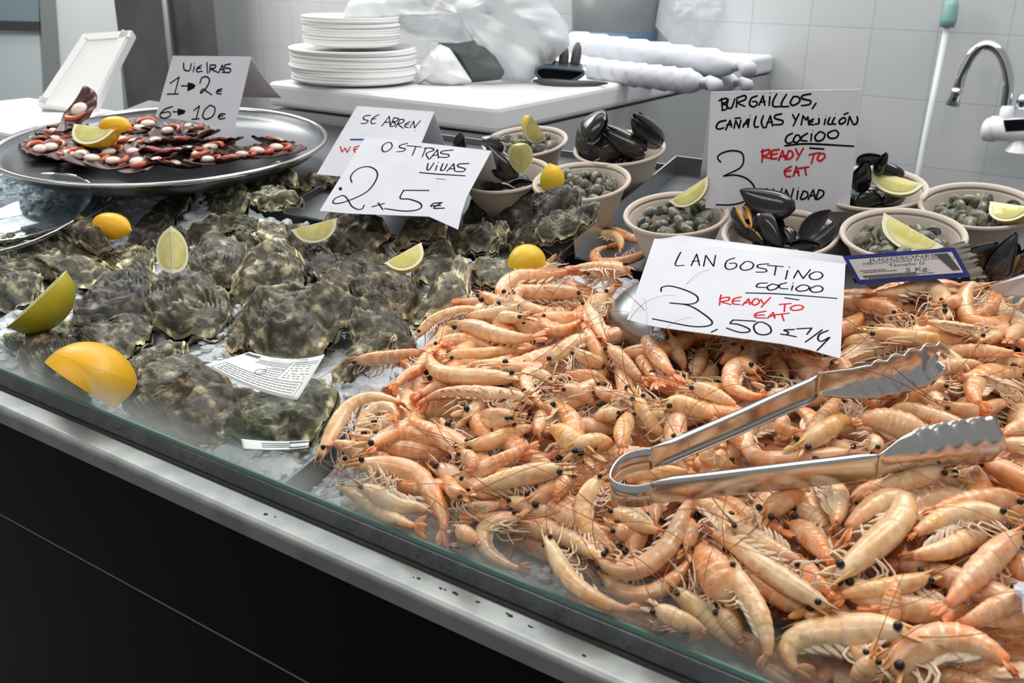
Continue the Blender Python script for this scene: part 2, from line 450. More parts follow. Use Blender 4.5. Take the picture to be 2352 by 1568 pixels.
tag(puff('dark_pouch', [(1005, 98), (1050, 100), (1090, 92), (1130, 118), (1160, 165), (1150, 183), (1082, 190), (1040, 128)], bp0 + V3((.03, -.05, 0)), (.45, -.85, .15), .022, mat('slate_cloth', (.085, .105, .105), .6), wr=.003, sc=30, seed=8), 'slate grey pouch poking out under the white carrier bag', 'pouch')
# work glove with a blue cuff
gp = on_z(1285, 195, zc) + V3((0, .0, 0.0))
t = thing('work_glove', 'dark rubber work glove lying with its blue cuff opening forward', 'glove', gp)
gm = mat('grey_glove_rubber', (.075, .072, .07), .45)
k = m_per_px(gp)
gR, gU = unit((RT[0], RT[1], 0)), ZZ
gF = unit((FW[0], FW[1], 0))
cuff = [gp + gR * (55 * k * math.cos(a)) + gU * (24 * k + 17 * k * math.sin(a) + 5 * k * math.cos(2 * a + .5)) for a in np.linspace(0, 2 * math.pi, 24, endpoint=False)]
P = [[q + gF * (d * k) + gU * (z * k) for q in cuff] for d, z in ((0, 0), (30, 2), (70, 10))]
Pm = np.array(P); cen = Pm[-1].mean(0); last = [cen + (q - cen) * .8 + gF * .01 for q in Pm[-1]]
mb = MB().grid(np.array(P + [last, [cen + gF * .012] * 24]), closed_v=True)
mb.build('palm', gm, t)
mb = MB(); ring = np.array(cuff + cuff[:1]); mb.tube(ring - gF * .001, .0032, 6); mb.build('cuff', mat('blue_cuff', (.045, .09, .12), .5), t)
MB().add([p_ + gF * .012 for p_ in cuff] , [tuple(range(24))]).build('cuff_hollow', mat('cuff_shade', (.004, .004, .005), .8), t)  # near-black disc inside the cuff, its inner shade put into the colour
for j, dx in enumerate((-44, -18, 10, 36)):
    b0 = gp + gR * (dx * k) + gU * (36 * k) + gF * (58 * k)
    pts = [b0, b0 + gU * 26 * k + gF * 6 * k + gR * (dx * .12) * k, b0 + gU * (46 + 6 * (j % 2)) * k + gF * 16 * k + gR * (dx * .2) * k]
    MB().tube(smooth_curve(pts, 7), np.array([11, 12, 12, 12, 11, 9, 4]) * k, 8).build('finger', gm, t)
pts = [gp + gR * (-60 * k) + gU * 8 * k + gF * 4 * k, gp + gR * (10 * k) + gU * 6 * k - gF * 30 * k, gp + gR * (110 * k) + gU * 6 * k - gF * 4 * k]
tag(MB().tube(smooth_curve(pts, 12), np.array([4, 9, 12, 14, 14, 13, 12, 12, 11, 10, 7, 3]) * k * .7, 8).build('rubber_strap', gm), 'flat dark rubber glove lying beneath the blue-cuffed work glove', 'glove')

# paper rolls
RP = mat('roll_paper', (.60, .61, .66), .7)
def roll(p1, p2, rpx, label, z_off, y_off=0, stamp=None, seed=1):
    a = on_z(*p1, zc + z_off); b = on_z(*p2, zc + z_off)
    rr = rpx * m_per_px((a + b) / 2)
    t = thing('paper_roll', label, 'paper roll', (a + b) / 2, 'rolls of wrapping paper')
    T = unit(b - a); A = unit(np.cross(T, ZZ)); B = np.cross(A, T)
    mb = MB(); rows = []
    for i, s in enumerate(np.linspace(0, 1, 60)):
        row = []
        c = a + (b - a) * s
        end = min(1, (1 - s) / .10)
        for w in np.linspace(0, 2 * math.pi, 28, endpoint=False):
            sp = ((s * 7.5 + w / (2 * math.pi)) % 1.0)
            r_ = rr * (.84 + .16 * sp) * (.35 + .65 * end ** .6)
            row.append(c + r_ * (math.cos(w) * A + math.sin(w) * B))
        rows.append(row)
    mb.grid(np.array(rows), closed_v=True); mb.build('rolled_sheet', RP, t)
    tw = [b, b + T * rr * .7 + B * rr * .2, b + T * rr * 1.6 - B * rr * .3]
    MB().tube(smooth_curve(tw, 6), np.array([.35, .3, .42, .5, .6, .45]) * rr, 8).build('twisted_end', RP, t)
    if stamp:
        mb = MB(); vdir = unit(CAM - (a + b) / 2)
        for (x, y) in stamp:
            c = on_plane(x, y, (a + b) / 2 + vdir * rr * .95, vdir)
            c = (a + b) / 2 + T * np.dot(c - (a + b) / 2, T) + unit((c - (a + b) / 2) - T * np.dot(c - (a + b) / 2, T) + vdir * rr * .9) * rr * 1.005
            e1 = T; nn = unit(c - ((a + b) / 2 + T * np.dot(c - (a + b) / 2, T))); e2 = np.cross(nn, e1)
            for kk in range(4):
                w = kk * math.pi / 4
                d = math.cos(w) * e1 + math.sin(w) * e2; q = -math.sin(w) * e1 + math.cos(w) * e2
                mb.box(c + nn * .0004, d * rr * .42, q * rr * .07, nn * .0003)
        mb.build('red_print', mat('faded_red_print', (.62, .16, .18), .7), t)
roll((1318, 97), (1690, 152), 30, 'longest white paper roll, topmost of the pile beyond the glove', .048, stamp=None)
roll((1362, 160), (1612, 190), 29, 'white paper roll with red star prints at the pile front', .017, stamp=[(1545, 168), (1590, 182)], seed=2)
roll((1500, 164), (1690, 190), 25, 'plain white paper roll half hidden behind the red-printed roll', .014, seed=3)
# grey tub and the bag of boxes behind the rolls
tb = on_z(1410, 105, zc)
kk = m_per_px(tb)
t = thing('grey_tub', 'grey plastic tub standing behind the paper rolls', 'tub', tb)
TUB = mat('grey_tub_plastic', (.15, .16, .165), .4)
MB().lathe([(.001, 0), (88 * kk, 0), (96 * kk, 14 * kk), (104 * kk, 150 * kk), (100 * kk, 150 * kk), (92 * kk, 16 * kk), (.001, 10 * kk)], 32, tb).build('tub_body', TUB, t)
MB().lathe([(97.5 * kk, 14 * kk), (98.6 * kk, 20 * kk), (98.0 * kk, 34 * kk), (96 * kk, 34 * kk)], 32, tb).build('blue_band', mat('blue_band', (.07, .13, .22), .4), t)
rb = on_z(1600, 115, zc)
tag(puff('clear_bag', [(1505, 60), (1520, -30), (1560, -60), (1660, -50), (1688, 10), (1650, 90), (1600, 108), (1540, 100)], rb, (.45, -.85, .15), .05, BAGC, wr=.010, sc=24, seed=12, n=90, rings=11), 'clear crumpled plastic bag standing at the wall end of the rolls', 'bag')
bx = on_z(1575, 112, zc) + V3((0, .05, 0))
t_ = MB().box(bx + ZZ * .035, RT * .035, V3((FW[0], FW[1], 0)) * .02, ZZ * .035).build('cardboard_carton', mat('tan_card', (.42, .34, .24), .7), None, False)
tag(bevel(t_, .002), 'tan card carton inside the clear plastic bag', 'carton')

# ---------------------------------------------------------------- far side: cabinet, column, polystyrene lid
t = thing('cold_cabinet', 'pale refrigerated cabinet with a glass door at the far end', 'refrigerator', on_y(150, 240, 2.45) * V3((1, 1, 0)))
def yquad(name, px, Y, mt, par, th=.02):
    return slab_quad(name, px, V3((0, Y, 0)), V3((0, -1, 0)), th, mt, par, 0)
PALE = mat('pale_cabinet', (.52, .57, .575), .3)
yquad('side_panel', [(118, -60), (262, -60), (285, 262), (140, 262)], 2.35, PALE, t, .2)
yquad('frame_post', [(88, -60), (119, -60), (141, 262), (104, 262)], 2.34, mat('grey_post', (.28, .30, .30), .4, .5), t, .2)
yquad('lower_panel', [(-300, 72), (90, 72), (104, 300), (-300, 330)], 2.36, mat('frost_panel', (.47, .54, .55), .2), t)
yquad('door_rail', [(-300, 40), (89, 50), (92, 72), (-300, 68)], 2.345, mat('black_rail', (.03, .03, .03), .4), t)
yquad('glass_door', [(-300, -60), (89, -60), (89, 50), (-300, 40)], 2.36, mat('dark_glass', (.16, .22, .24), .08, 0, .6), t)
cb = on_y(350, 250, 2.28)
t = thing('steel_column', 'dark brushed steel column with an upright pipe before the tiled wall', 'column', cb * V3((1, 1, 0)))
a_, b_ = on_y(262, 0, 2.28), on_y(436, 0, 2.28)
MB().box(((a_[0] + b_[0]) / 2, 2.33, 1.0), ((b_[0] - a_[0]) / 2, 0, 0), (0, .05, 0), (0, 0, 1.0)).build('column_body', mat('dark_column_steel', (.17, .17, .165), .35, .8, noise=(3, (.11, .11, .105), .4, .6)), t, False)
q0, q1 = on_y(381, 0, 2.262), on_y(390, 130, 2.262)
xq = (q0[0] + q1[0]) / 2
MB().tube([(xq, 2.262, 0), (xq, 2.262, 2)], .011, 10).build('pipe', mat('grey_pipe', (.35, .37, .38), .35, .7), t)
lp = on_z(150, 262, 1.08)
t = thing('polystyrene_cover', 'white polystyrene box lid leaning upright behind the scallop tray', 'lid', lp)
lp = CAM + ray(150, 250) * 1.88
pn = unit((.50, -.66, .56))
slab_quad('lid_panel', [(82, 240), (190, 76), (304, 68), (205, 262)], lp, pn, .030, WHITE_FOAM, t, .003)
qs, nn = quad_on([(82, 240), (190, 76), (304, 68), (205, 262)], lp, pn)
mb = MB()
for i in range(4):
    a, b = qs[i], qs[(i + 1) % 4]
    c = (a + b) / 2; cen = sum(qs) / 4
    inw = unit((cen - c) - unit(b - a) * np.dot(cen - c, unit(b - a)))
    mb.box(c + inw * .010 + nn * .0006, (b - a) * .46, inw * .007, nn * .0022)
mb.build('raised_rim', WHITE_FOAM, t, False)
bx = CAM + ray(30, 300) * 1.72 + V3((0, 0, .012))
o = MB().box(bx + V3((-.12, .10, -.028)), (.22, 0, 0), (0, .14, 0), (0, 0, .023)).build('foam_box', WHITE_FOAM, None, False)
tag(bevel(o, .006), 'white polystyrene box beside the scallop tray at the far counter end', 'box')

# ---------------------------------------------------------------- pole with a teal cap, water heater tap
pt, pb = on_y(2183, 20, 2.56), on_y(2095, 470, 2.50)
t = thing('broom_pole', 'thin white pole with a teal cap leaning on the tiled wall', 'pole', pb)
MB().tube([pb + (pb - pt) * .9, pt], .0078, 12).build('shaft', mat('white_pole', (.58, .60, .61), .3), t)
d_ = unit(pt - pb)
MB().lathe([(.001, .002), (.017, .004), (.019, .02), (.0175, .05), (.0135, .066), (.001, .066)][::-1], 16, pt - d_ * .045, d_, flip=True).build('cap', mat('teal_cap', (.22, .38, .36), .4), t)
tp = on_y(2300, 300, 2.48)
k = m_per_px(tp)
t = thing('water_heater_tap', 'white heater tap with a chrome swan neck spout on the wall', 'tap', tp)
PT = lambda x, y, Y=2.48: on_y(x, y, Y)
neck = smooth_curve([PT(2310, 246), PT(2316, 180), PT(2300, 125), PT(2268, 103), PT(2235, 122), PT(2212, 165), PT(2201, 200)], 40)
MB().tube(neck, 12.5 * k, 14).build('spout', CHROME, t)
MB().lathe([(.001, 0), (17 * k, 0), (12 * k, 22 * k), (14 * k, 30 * k), (13 * k, 40 * k), (.001, 40 * k)], 16, PT(2187, 242), unit(PT(2201, 200) - PT(2187, 242)), flip=True).build('nozzle', CHROME, t)
WP = mat('white_tap_body', (.78, .79, .82), .25)
MB().lathe([(.001, -30 * k), (26 * k, -30 * k), (28 * k, -26 * k), (28 * k, 200 * k), (.001, 200 * k)], 24, PT(2305, 296), (1, 0, .02), flip=True).build('heater_body', WP, t)
MB().lathe([(.001, -12 * k), (24 * k, -12 * k), (27 * k, -8 * k), (27 * k, 12 * k), (.001, 14 * k)], 24, PT(2275, 298), (1, -.3, .02), flip=True).build('handle', WP, t)
MB().lathe([(15 * k, 0), (15.5 * k, 28 * k), (.001, 30 * k)], 18, PT(2310, 272), (0, 0, 1), flip=True).build('neck_collar', WP, t)
MB().lathe([(.001, 0), (12 * k, 0), (14 * k, 20 * k), (9 * k, 32 * k), (.001, 34 * k)], 18, PT(2345, 250), (0, 0, 1), flip=True).build('control_knob', CHROME, t)
MB().lathe([(30 * k, 0), (24 * k, 14 * k), (14 * k, 34 * k), (13 * k, 50 * k)], 20, PT(2340, 348), (0, 0, 1), flip=True).build('wall_flange', WP, t)
slab_quad('display_window', [(2304, 276), (2420, 270), (2420, 296), (2310, 302)], V3((0, 2.48 - 29 * k, 0)), (0, -1, 0), .004, mat('black_display', (.004, .004, .005), .15), t, 0)
MB().tube([PT(2335, 285), PT(2350, 283, YW + .02)], 10 * k, 8).build('inlet_pipe', CHROME, t)
# ================================================================ handwritten price signs
def ribbon(mb, pts, w, nrm, lift=.0005, curve=True):
    """a flat pen stroke of width w along 3-D points on a sheet with normal nrm"""
    p = np.asarray(pts, float)
    if curve and len(p) > 2: p = smooth_curve(p, max(6, 5 * len(p)))
    p = p + nrm * lift
    T = np.gradient(p, axis=0); T /= np.linalg.norm(T, axis=1, keepdims=True) + 1e-12
    S = np.cross(nrm, T)
    n = len(p)
    ww = w * 1.5 * (1 - .2 * np.abs(np.linspace(-.6, 1, n)))[:, None]
    mb.grid(np.stack([p - S * ww / 2, p + S * ww / 2], 1), flip=True)
    for q, r_ in ((p[0], ww[0][0]), (p[-1], ww[-1][0])):
        a = T[0]; b = np.cross(nrm, a)
        mb.add([q + r_ / 2 * (math.cos(t) * a + math.sin(t) * b) for t in np.linspace(0, 2 * math.pi, 8, endpoint=False)], [tuple(range(8))])
def blob(mb, pts, nrm, lift=.0006):
    mb.add([V3(q) + nrm * lift for q in pts], [tuple(range(len(pts)))])

def sign(label, outline, bl_, br_, anchor, lean, strokes, top=None, back_len=1.0, back_lean=None, name='price_sign', extra=None):
    """strokes: list of (ink, width_px, [(ox,oy,k,pts), ...]); outline in photo pixels; top = (TL, TR) pixels"""
    if anchor[0] == 'h': A, B = on_bed(*bl_, anchor[1]), on_bed(*br_, anchor[2])
    else: A, B = CAM + ray(*bl_) * anchor[1], CAM + ray(*br_) * anchor[2]
    e = unit(B - A)
    bk = unit(np.cross(ZZ, e)); 
    if np.dot(bk, FW) < 0: bk = -bk
    l = math.radians(lean)
    upv = unit(ZZ * math.cos(l) + bk * math.sin(l)); upv = unit(upv - e * np.dot(upv, e))
    nrm = unit(np.cross(e, upv))
    if np.dot(nrm, CAM - A) < 0: nrm = -nrm
    t = thing(name, label, 'sign', (A + B) / 2)
    P = lambda x, y: on_plane(x, y, A, nrm)
    q = [P(*o) for o in outline]
    k = len(q)
    th = .0006
    MB().add(q + [p - nrm * th for p in q], [tuple(range(k)), tuple(reversed(range(k, 2 * k)))] + [(i, k + i, k + (i + 1) % k, (i + 1) % k) for i in range(k)]).build('front_sheet', PAPER, t, False)
    mp = m_per_px((A + B) / 2)
    bym = {}
    for ink, w, ox, oy, kz, pts, kind, call in strokes:
        mb = bym.setdefault((ink.name, call), (MB(), ink))[0]
        p3 = [P(ox + a / kz, oy + b / kz) for a, b in pts]
        if kind == 'b': blob(mb, p3, nrm, .0002)
        elif kind == 'p':
            for q0, q1 in zip(p3[:-1], p3[1:]): ribbon(mb, [q0, q1], w * mp, nrm, lift=.00016 + .00004 * len(bym), curve=False)
        else: ribbon(mb, p3, w * mp, nrm, lift=.00016 + .00004 * len(bym), curve=(kind == 's'))
    for mb, ink in bym.values():
        mb.build({'black_marker_ink': 'black_lettering', 'red_marker_ink': 'red_lettering', 'blue_marker_ink': 'blue_lettering'}.get(ink.name, 'printed_lettering'), ink, t, False)
    if top:
        TL, TR = P(*top[0]), P(*top[1])
        ll = math.radians(back_lean if back_lean is not None else lean)
        H = np.linalg.norm(TL - A) * back_len
        dn = unit(-ZZ * math.cos(ll) + bk * math.sin(ll))
        rows = [[TL + dn * H * s + nrm * 0 - bk * (.006 * math.sin(s * math.pi)), TR + dn * H * s - bk * (.006 * math.sin(s * math.pi))] for s in np.linspace(0, 1, 8)]
        o = MB().grid(np.array(rows)).build('back_sheet', PAPER, t, True)
        md = o.modifiers.new('thick', 'SOLIDIFY'); md.thickness = .0006
    return t, P, nrm
CALLS = [0]
def S(ink, w, ox, oy, k, *lines):
    out = []; CALLS[0] += 1
    for ln in lines:
        kind = 's'
        if isinstance(ln[0], str): kind, ln = ln[0], ln[1:]
        out.append((ink, w, ox, oy, k, list(ln), kind, CALLS[0]))
    return out
def dot(x, y, r=5):
    return ('b', *[(x + r * math.cos(a), y + r * math.sin(a)) for a in np.linspace(0, 2 * math.pi, 8, endpoint=False)])
def pl(*pts): return ('p', *pts)
Z1, Z2, Z3, Z4, Z5, Z6 = (0, 0, 2.94), (600, 0, 2.94), (1200, 0, 3.92), (1700, 0, 3.604), (1350, 520, 3.357), (1700, 350, 3.604)
K, R_, B_ = INK, RED_INK, BLUE_INK

sign('small white tent sign reading VIEIRAS standing in the scallop tray', [(397, 128), (577, 130), (537, 303), (500, 291), (430, 277), (357, 268)], (357, 268), (537, 300), ('d', 1.475, 1.43), 24,
     S(K, 2.6, *Z1, [(1240, 425), (1245, 470), (1280, 475), (1292, 430)], [(1312, 448), (1306, 485)], dot(1314, 430, 4), [(1362, 440), (1332, 460), (1332, 485), (1366, 480)], [(1332, 462), (1358, 460)],
       [(1397, 422), (1402, 495)], [(1420, 440), (1415, 490)], [(1420, 440), (1455, 440), (1450, 460), (1422, 465), (1470, 488)], pl((1478, 490), (1500, 440), (1516, 486)), [(1485, 470), (1515, 470)],
       [(1558, 432), (1520, 440), (1520, 458), (1555, 465), (1550, 488), (1500, 488)])
     + S(K, 2.6, *Z1, pl((1150, 562), (1210, 520), (1180, 635)), [(1130, 636), (1205, 634)], [(1225, 580), (1275, 580)], ('b', (1268, 556), (1300, 562), (1322, 575), (1312, 596), (1265, 618)),
         [(1350, 562), (1365, 525), (1400, 520), (1415, 545), (1395, 590), (1355, 632), (1368, 602), (1400, 620), (1430, 640)], [(1500, 600), (1470, 610), (1465, 630), (1495, 635)], [(1463, 618), (1495, 615)])
     + S(K, 2.6, *Z1, [(1165, 720), (1110, 740), (1080, 780), (1110, 800), (1150, 780), (1140, 755), (1090, 765)], [(1170, 755), (1208, 755)], ('b', (1200, 732), (1230, 738), (1255, 748), (1245, 768), (1200, 782)),
         pl((1310, 745), (1347, 715), (1325, 805)), [(1298, 805), (1345, 802)], [(1420, 710), (1385, 740), (1370, 785), (1395, 805), (1440, 780), (1452, 730), (1420, 710)], [(1520, 770), (1490, 770), (1475, 790), (1490, 803), (1520, 797)], [(1475, 785), (1505, 783)]),
     top=((397, 128), (577, 130)), back_len=1.0, back_lean=46)
sign('white tent sign reading SE ABREN, half behind the oyster price sign', [(820, 243), (998, 256), (930, 418), (727, 400)], (727, 400), (930, 418), ('h', .025, .025), 50,
     S(K, 2.4, *Z2, [(737, 778), (697, 785), (692, 805), (722, 815), (707, 832), (675, 834)], [(795, 775), (762, 790), (742, 815), (747, 835), (772, 832)], [(746, 806), (775, 800)], pl((815, 850), (865, 785), (872, 852)), [(832, 826), (870, 825)],
       [(897, 795), (872, 850)], [(895, 795), (925, 800), (915, 818), (888, 822), (907, 835), (895, 852), (868, 853)], [(937, 805), (907, 862)], [(935, 805), (965, 810), (955, 828), (925, 836), (957, 866)], [(1007, 820), (977, 835), (970, 855), (992, 860)], [(972, 843), (997, 838)],
       pl((1005, 862), (1030, 818), (1035, 864), (1075, 815)), dot(1040, 883, 3))
     + S(B_, 3.6, *Z2, pl((605, 942), (730, 943))) + S(R_, 2.6, *Z2, pl((535, 990), (546, 1026), (566, 1000), (582, 1029), (602, 990)), [(664, 985), (632, 995), (627, 1015), (642, 1036)], [(630, 1010), (657, 1003)]),
     top=((820, 243), (998, 256)), back_len=1.0, back_lean=35)
sign('white tent sign reading OSTRAS VIVAS propped on the oysters', [(840, 313), (1129, 346), (1072, 452), (1060, 490), (1052, 527), (1010, 508), (985, 497), (900, 494), (800, 490), (734, 484)], (734, 484), (1050, 520), ('h', .030, .030), 60,
     S(K, 2.7, *Z2, [(850, 962), (820, 985), (820, 1020), (850, 1022), (882, 995), (877, 965), (850, 962)], [(987, 968), (940, 980), (935, 995), (972, 1005), (960, 1020), (915, 1025)], pl((985, 984), (1082, 992)), pl((1045, 990), (1020, 1050)), pl((1112, 1000), (1087, 1060)),
       [(1100, 1000), (1150, 1000), (1165, 1015), (1115, 1036), (1132, 1076)], pl((1140, 1072), (1190, 1010), (1197, 1067)), [(1160, 1051), (1195, 1045)], [(1297, 1013), (1225, 1020), (1215, 1035), (1267, 1045), (1255, 1062), (1200, 1061)],
       [(1127, 1103), (1120, 1142), (1135, 1146), (1167, 1100)], [(1187, 1117), (1177, 1150)], dot(1197, 1096, 4), [(1227, 1105), (1212, 1148), (1237, 1145), (1257, 1108)], pl((1255, 1156), (1300, 1105), (1307, 1156)), [(1270, 1140), (1305, 1138)],
       [(1402, 1104), (1335, 1108), (1330, 1125), (1377, 1140), (1362, 1158), (1315, 1157)], [(1070, 1165), (1200, 1176), (1377, 1187)])
     + S(K, 2.7, *Z2, [(612, 1232), (605, 1190), (650, 1142), (720, 1125), (775, 1150), (782, 1200), (730, 1280), (650, 1330), (540, 1370), (485, 1370), (500, 1340), (550, 1320), (580, 1340), (610, 1390), (650, 1413), (682, 1410), (696, 1385)], dot(535, 1275, 12),
         [(750, 1396), (832, 1373)], [(790, 1370), (822, 1416)], dot(836, 1409, 5), pl((1132, 1286), (960, 1285)), [(962, 1285), (938, 1338), (1000, 1345), (1070, 1370), (1082, 1400), (1040, 1420), (960, 1425), (845, 1410)],
         [(1222, 1368), (1160, 1375), (1150, 1395)], [(1212, 1373), (1165, 1405), (1236, 1405)], [(1143, 1390), (1212, 1388)]) + S(K, 1.0, *Z2, [(1180, 1206), (1245, 1212)]),
     top=((840, 313), (1129, 346)), back_len=.62, back_lean=38)
sign('largest upright white tent sign reading BURGAILLOS among the shellfish bowls', [(1633, 210), (1980, 204), (1950, 487), (1620, 478)], (1620, 478), (1950, 487), ('d', 1.070, 1.052), 9,
     S(K, 3.0, *Z3, [(1792, 888), (1800, 985)], [(1770, 905), (1832, 885), (1840, 915), (1800, 935), (1842, 950), (1832, 985), (1795, 992)], [(1852, 893), (1842, 960), (1882, 970), (1912, 890)], [(1932, 880), (1926, 965)], [(1935, 880), (2002, 860), (2007, 895), (1940, 925), (2002, 957)],
       [(2112, 863), (2060, 885), (2045, 940), (2080, 962), (2112, 940), (2106, 915), (2070, 915)], pl((2130, 947), (2165, 863), (2182, 947)), [(2140, 918), (2185, 914)],
       [(1832, 1083), (1770, 1100), (1745, 1145), (1770, 1162), (1812, 1150)], pl((1830, 1167), (1870, 1083), (1882, 1142)), [(1840, 1125), (1885, 1119)], pl((1905, 1152), (1920, 1085), (1950, 1152), (1967, 1080)), [(1915, 1066), (1962, 1060)], pl((1985, 1142), (2025, 1073), (2032, 1142)), [(1990, 1118), (2030, 1111)])
     + S(K, 3.0, *Z4, [(246, 800), (240, 872)], dot(249, 770, 5), [(302, 778), (272, 838), (276, 880), (332, 881)], [(382, 783), (346, 843), (346, 880), (402, 881)], [(442, 798), (415, 848), (440, 872), (492, 840), (482, 803), (442, 798)], [(584, 777), (520, 790), (510, 815), (582, 835), (570, 865), (508, 874)], [(627, 855), (597, 899)],
         [(76, 985), (64, 1052)], dot(82, 956, 5), [(132, 963), (116, 1020), (126, 1052), (152, 1047)], [(192, 958), (176, 1010), (192, 1054), (217, 1052)], pl((215, 1047), (250, 958), (267, 1042)), [(225, 1012), (268, 1009)], [(343, 942), (290, 955), (290, 980), (352, 1000), (342, 1028), (278, 1032)],
         [(435, 950), (457, 990)], [(487, 943), (440, 1041)], pl((505, 1032), (520, 958), (545, 992), (560, 968), (569, 1032)), [(607, 985), (580, 1000), (575, 1025), (607, 1033)], [(575, 1010), (602, 1006)], [(651, 980), (651, 1020), (620, 1027)], dot(649, 953, 4), [(706, 985), (696, 1031)], dot(711, 960, 4),
         [(742, 973), (725, 1022), (757, 1029)], [(782, 973), (762, 1018), (790, 1028)], dot(791, 943, 4), [(852, 973), (820, 1000), (830, 1026), (867, 1010), (870, 980), (852, 973)], [(862, 946), (893, 934)], pl((890, 1032), (905, 963), (935, 1027)), [(935, 1027), (955, 1029), (972, 1000), (968, 965)],
         [(432, 1103), (390, 1125), (375, 1165), (400, 1187), (442, 1170)], [(462, 1118), (440, 1160), (465, 1180), (497, 1150), (487, 1120), (462, 1118)], [(557, 1103), (515, 1130), (505, 1160), (552, 1167)], [(591, 1107), (586, 1166)], dot(600, 1081, 5),
         [(652, 1093), (620, 1130), (635, 1166), (682, 1155), (702, 1115), (672, 1090), (652, 1093)], [(762, 1083), (725, 1105), (740, 1141), (792, 1140), (814, 1105), (792, 1079), (762, 1083)], [(372, 1206), (560, 1190), (940, 1210)], [(577, 1225), (692, 1233)])
     + S(R_, 3.3, *Z4, [(187, 1238), (181, 1342)], [(175, 1255), (242, 1239), (232, 1275), (190, 1296), (264, 1311)], [(322, 1238), (265, 1250), (260, 1310), (304, 1311)], [(262, 1280), (307, 1271)], pl((318, 1327), (350, 1248), (377, 1322)), [(330, 1297), (377, 1290)], [(402, 1248), (385, 1295), (400, 1317), (437, 1290), (427, 1253), (402, 1248)],
         [(460, 1233), (480, 1277)], [(522, 1228), (468, 1322)], [(573, 1281), (652, 1264)], [(613, 1272), (589, 1353)], [(662, 1268), (640, 1310), (660, 1332), (697, 1305), (697, 1275), (662, 1268)],
         [(422, 1378), (370, 1410), (380, 1457), (417, 1461)], [(370, 1420), (417, 1411)], pl((440, 1457), (465, 1378), (487, 1452)), [(450, 1426), (485, 1420)], [(488, 1393), (567, 1381)], [(536, 1388), (546, 1450)])
     + S(K, 2.6, 0, 0, 1, [(1655, 372), (1648, 362), (1657, 352), (1680, 346), (1702, 350), (1708, 365), (1700, 385), (1662, 404)], [(1662, 404), (1690, 402), (1715, 410), (1732, 428), (1730, 445), (1710, 462), (1680, 470), (1645, 470)])
     + S(K, 2.8, *Z6, [(222, 300), (200, 308), (212, 322), (250, 352)], [(276, 303), (282, 350), (312, 387), (347, 298)], pl((360, 387), (380, 308), (417, 387), (442, 298)), [(479, 317), (469, 386)], dot(484, 294, 5), [(523, 318), (500, 385), (552, 370), (558, 332), (523, 318)], pl((563, 387), (605, 308), (622, 387)), [(575, 360), (622, 352)], [(652, 308), (630, 386), (682, 360), (690, 322), (652, 308)]),
     top=((1633, 210), (1980, 204)), back_len=.92, back_lean=24)
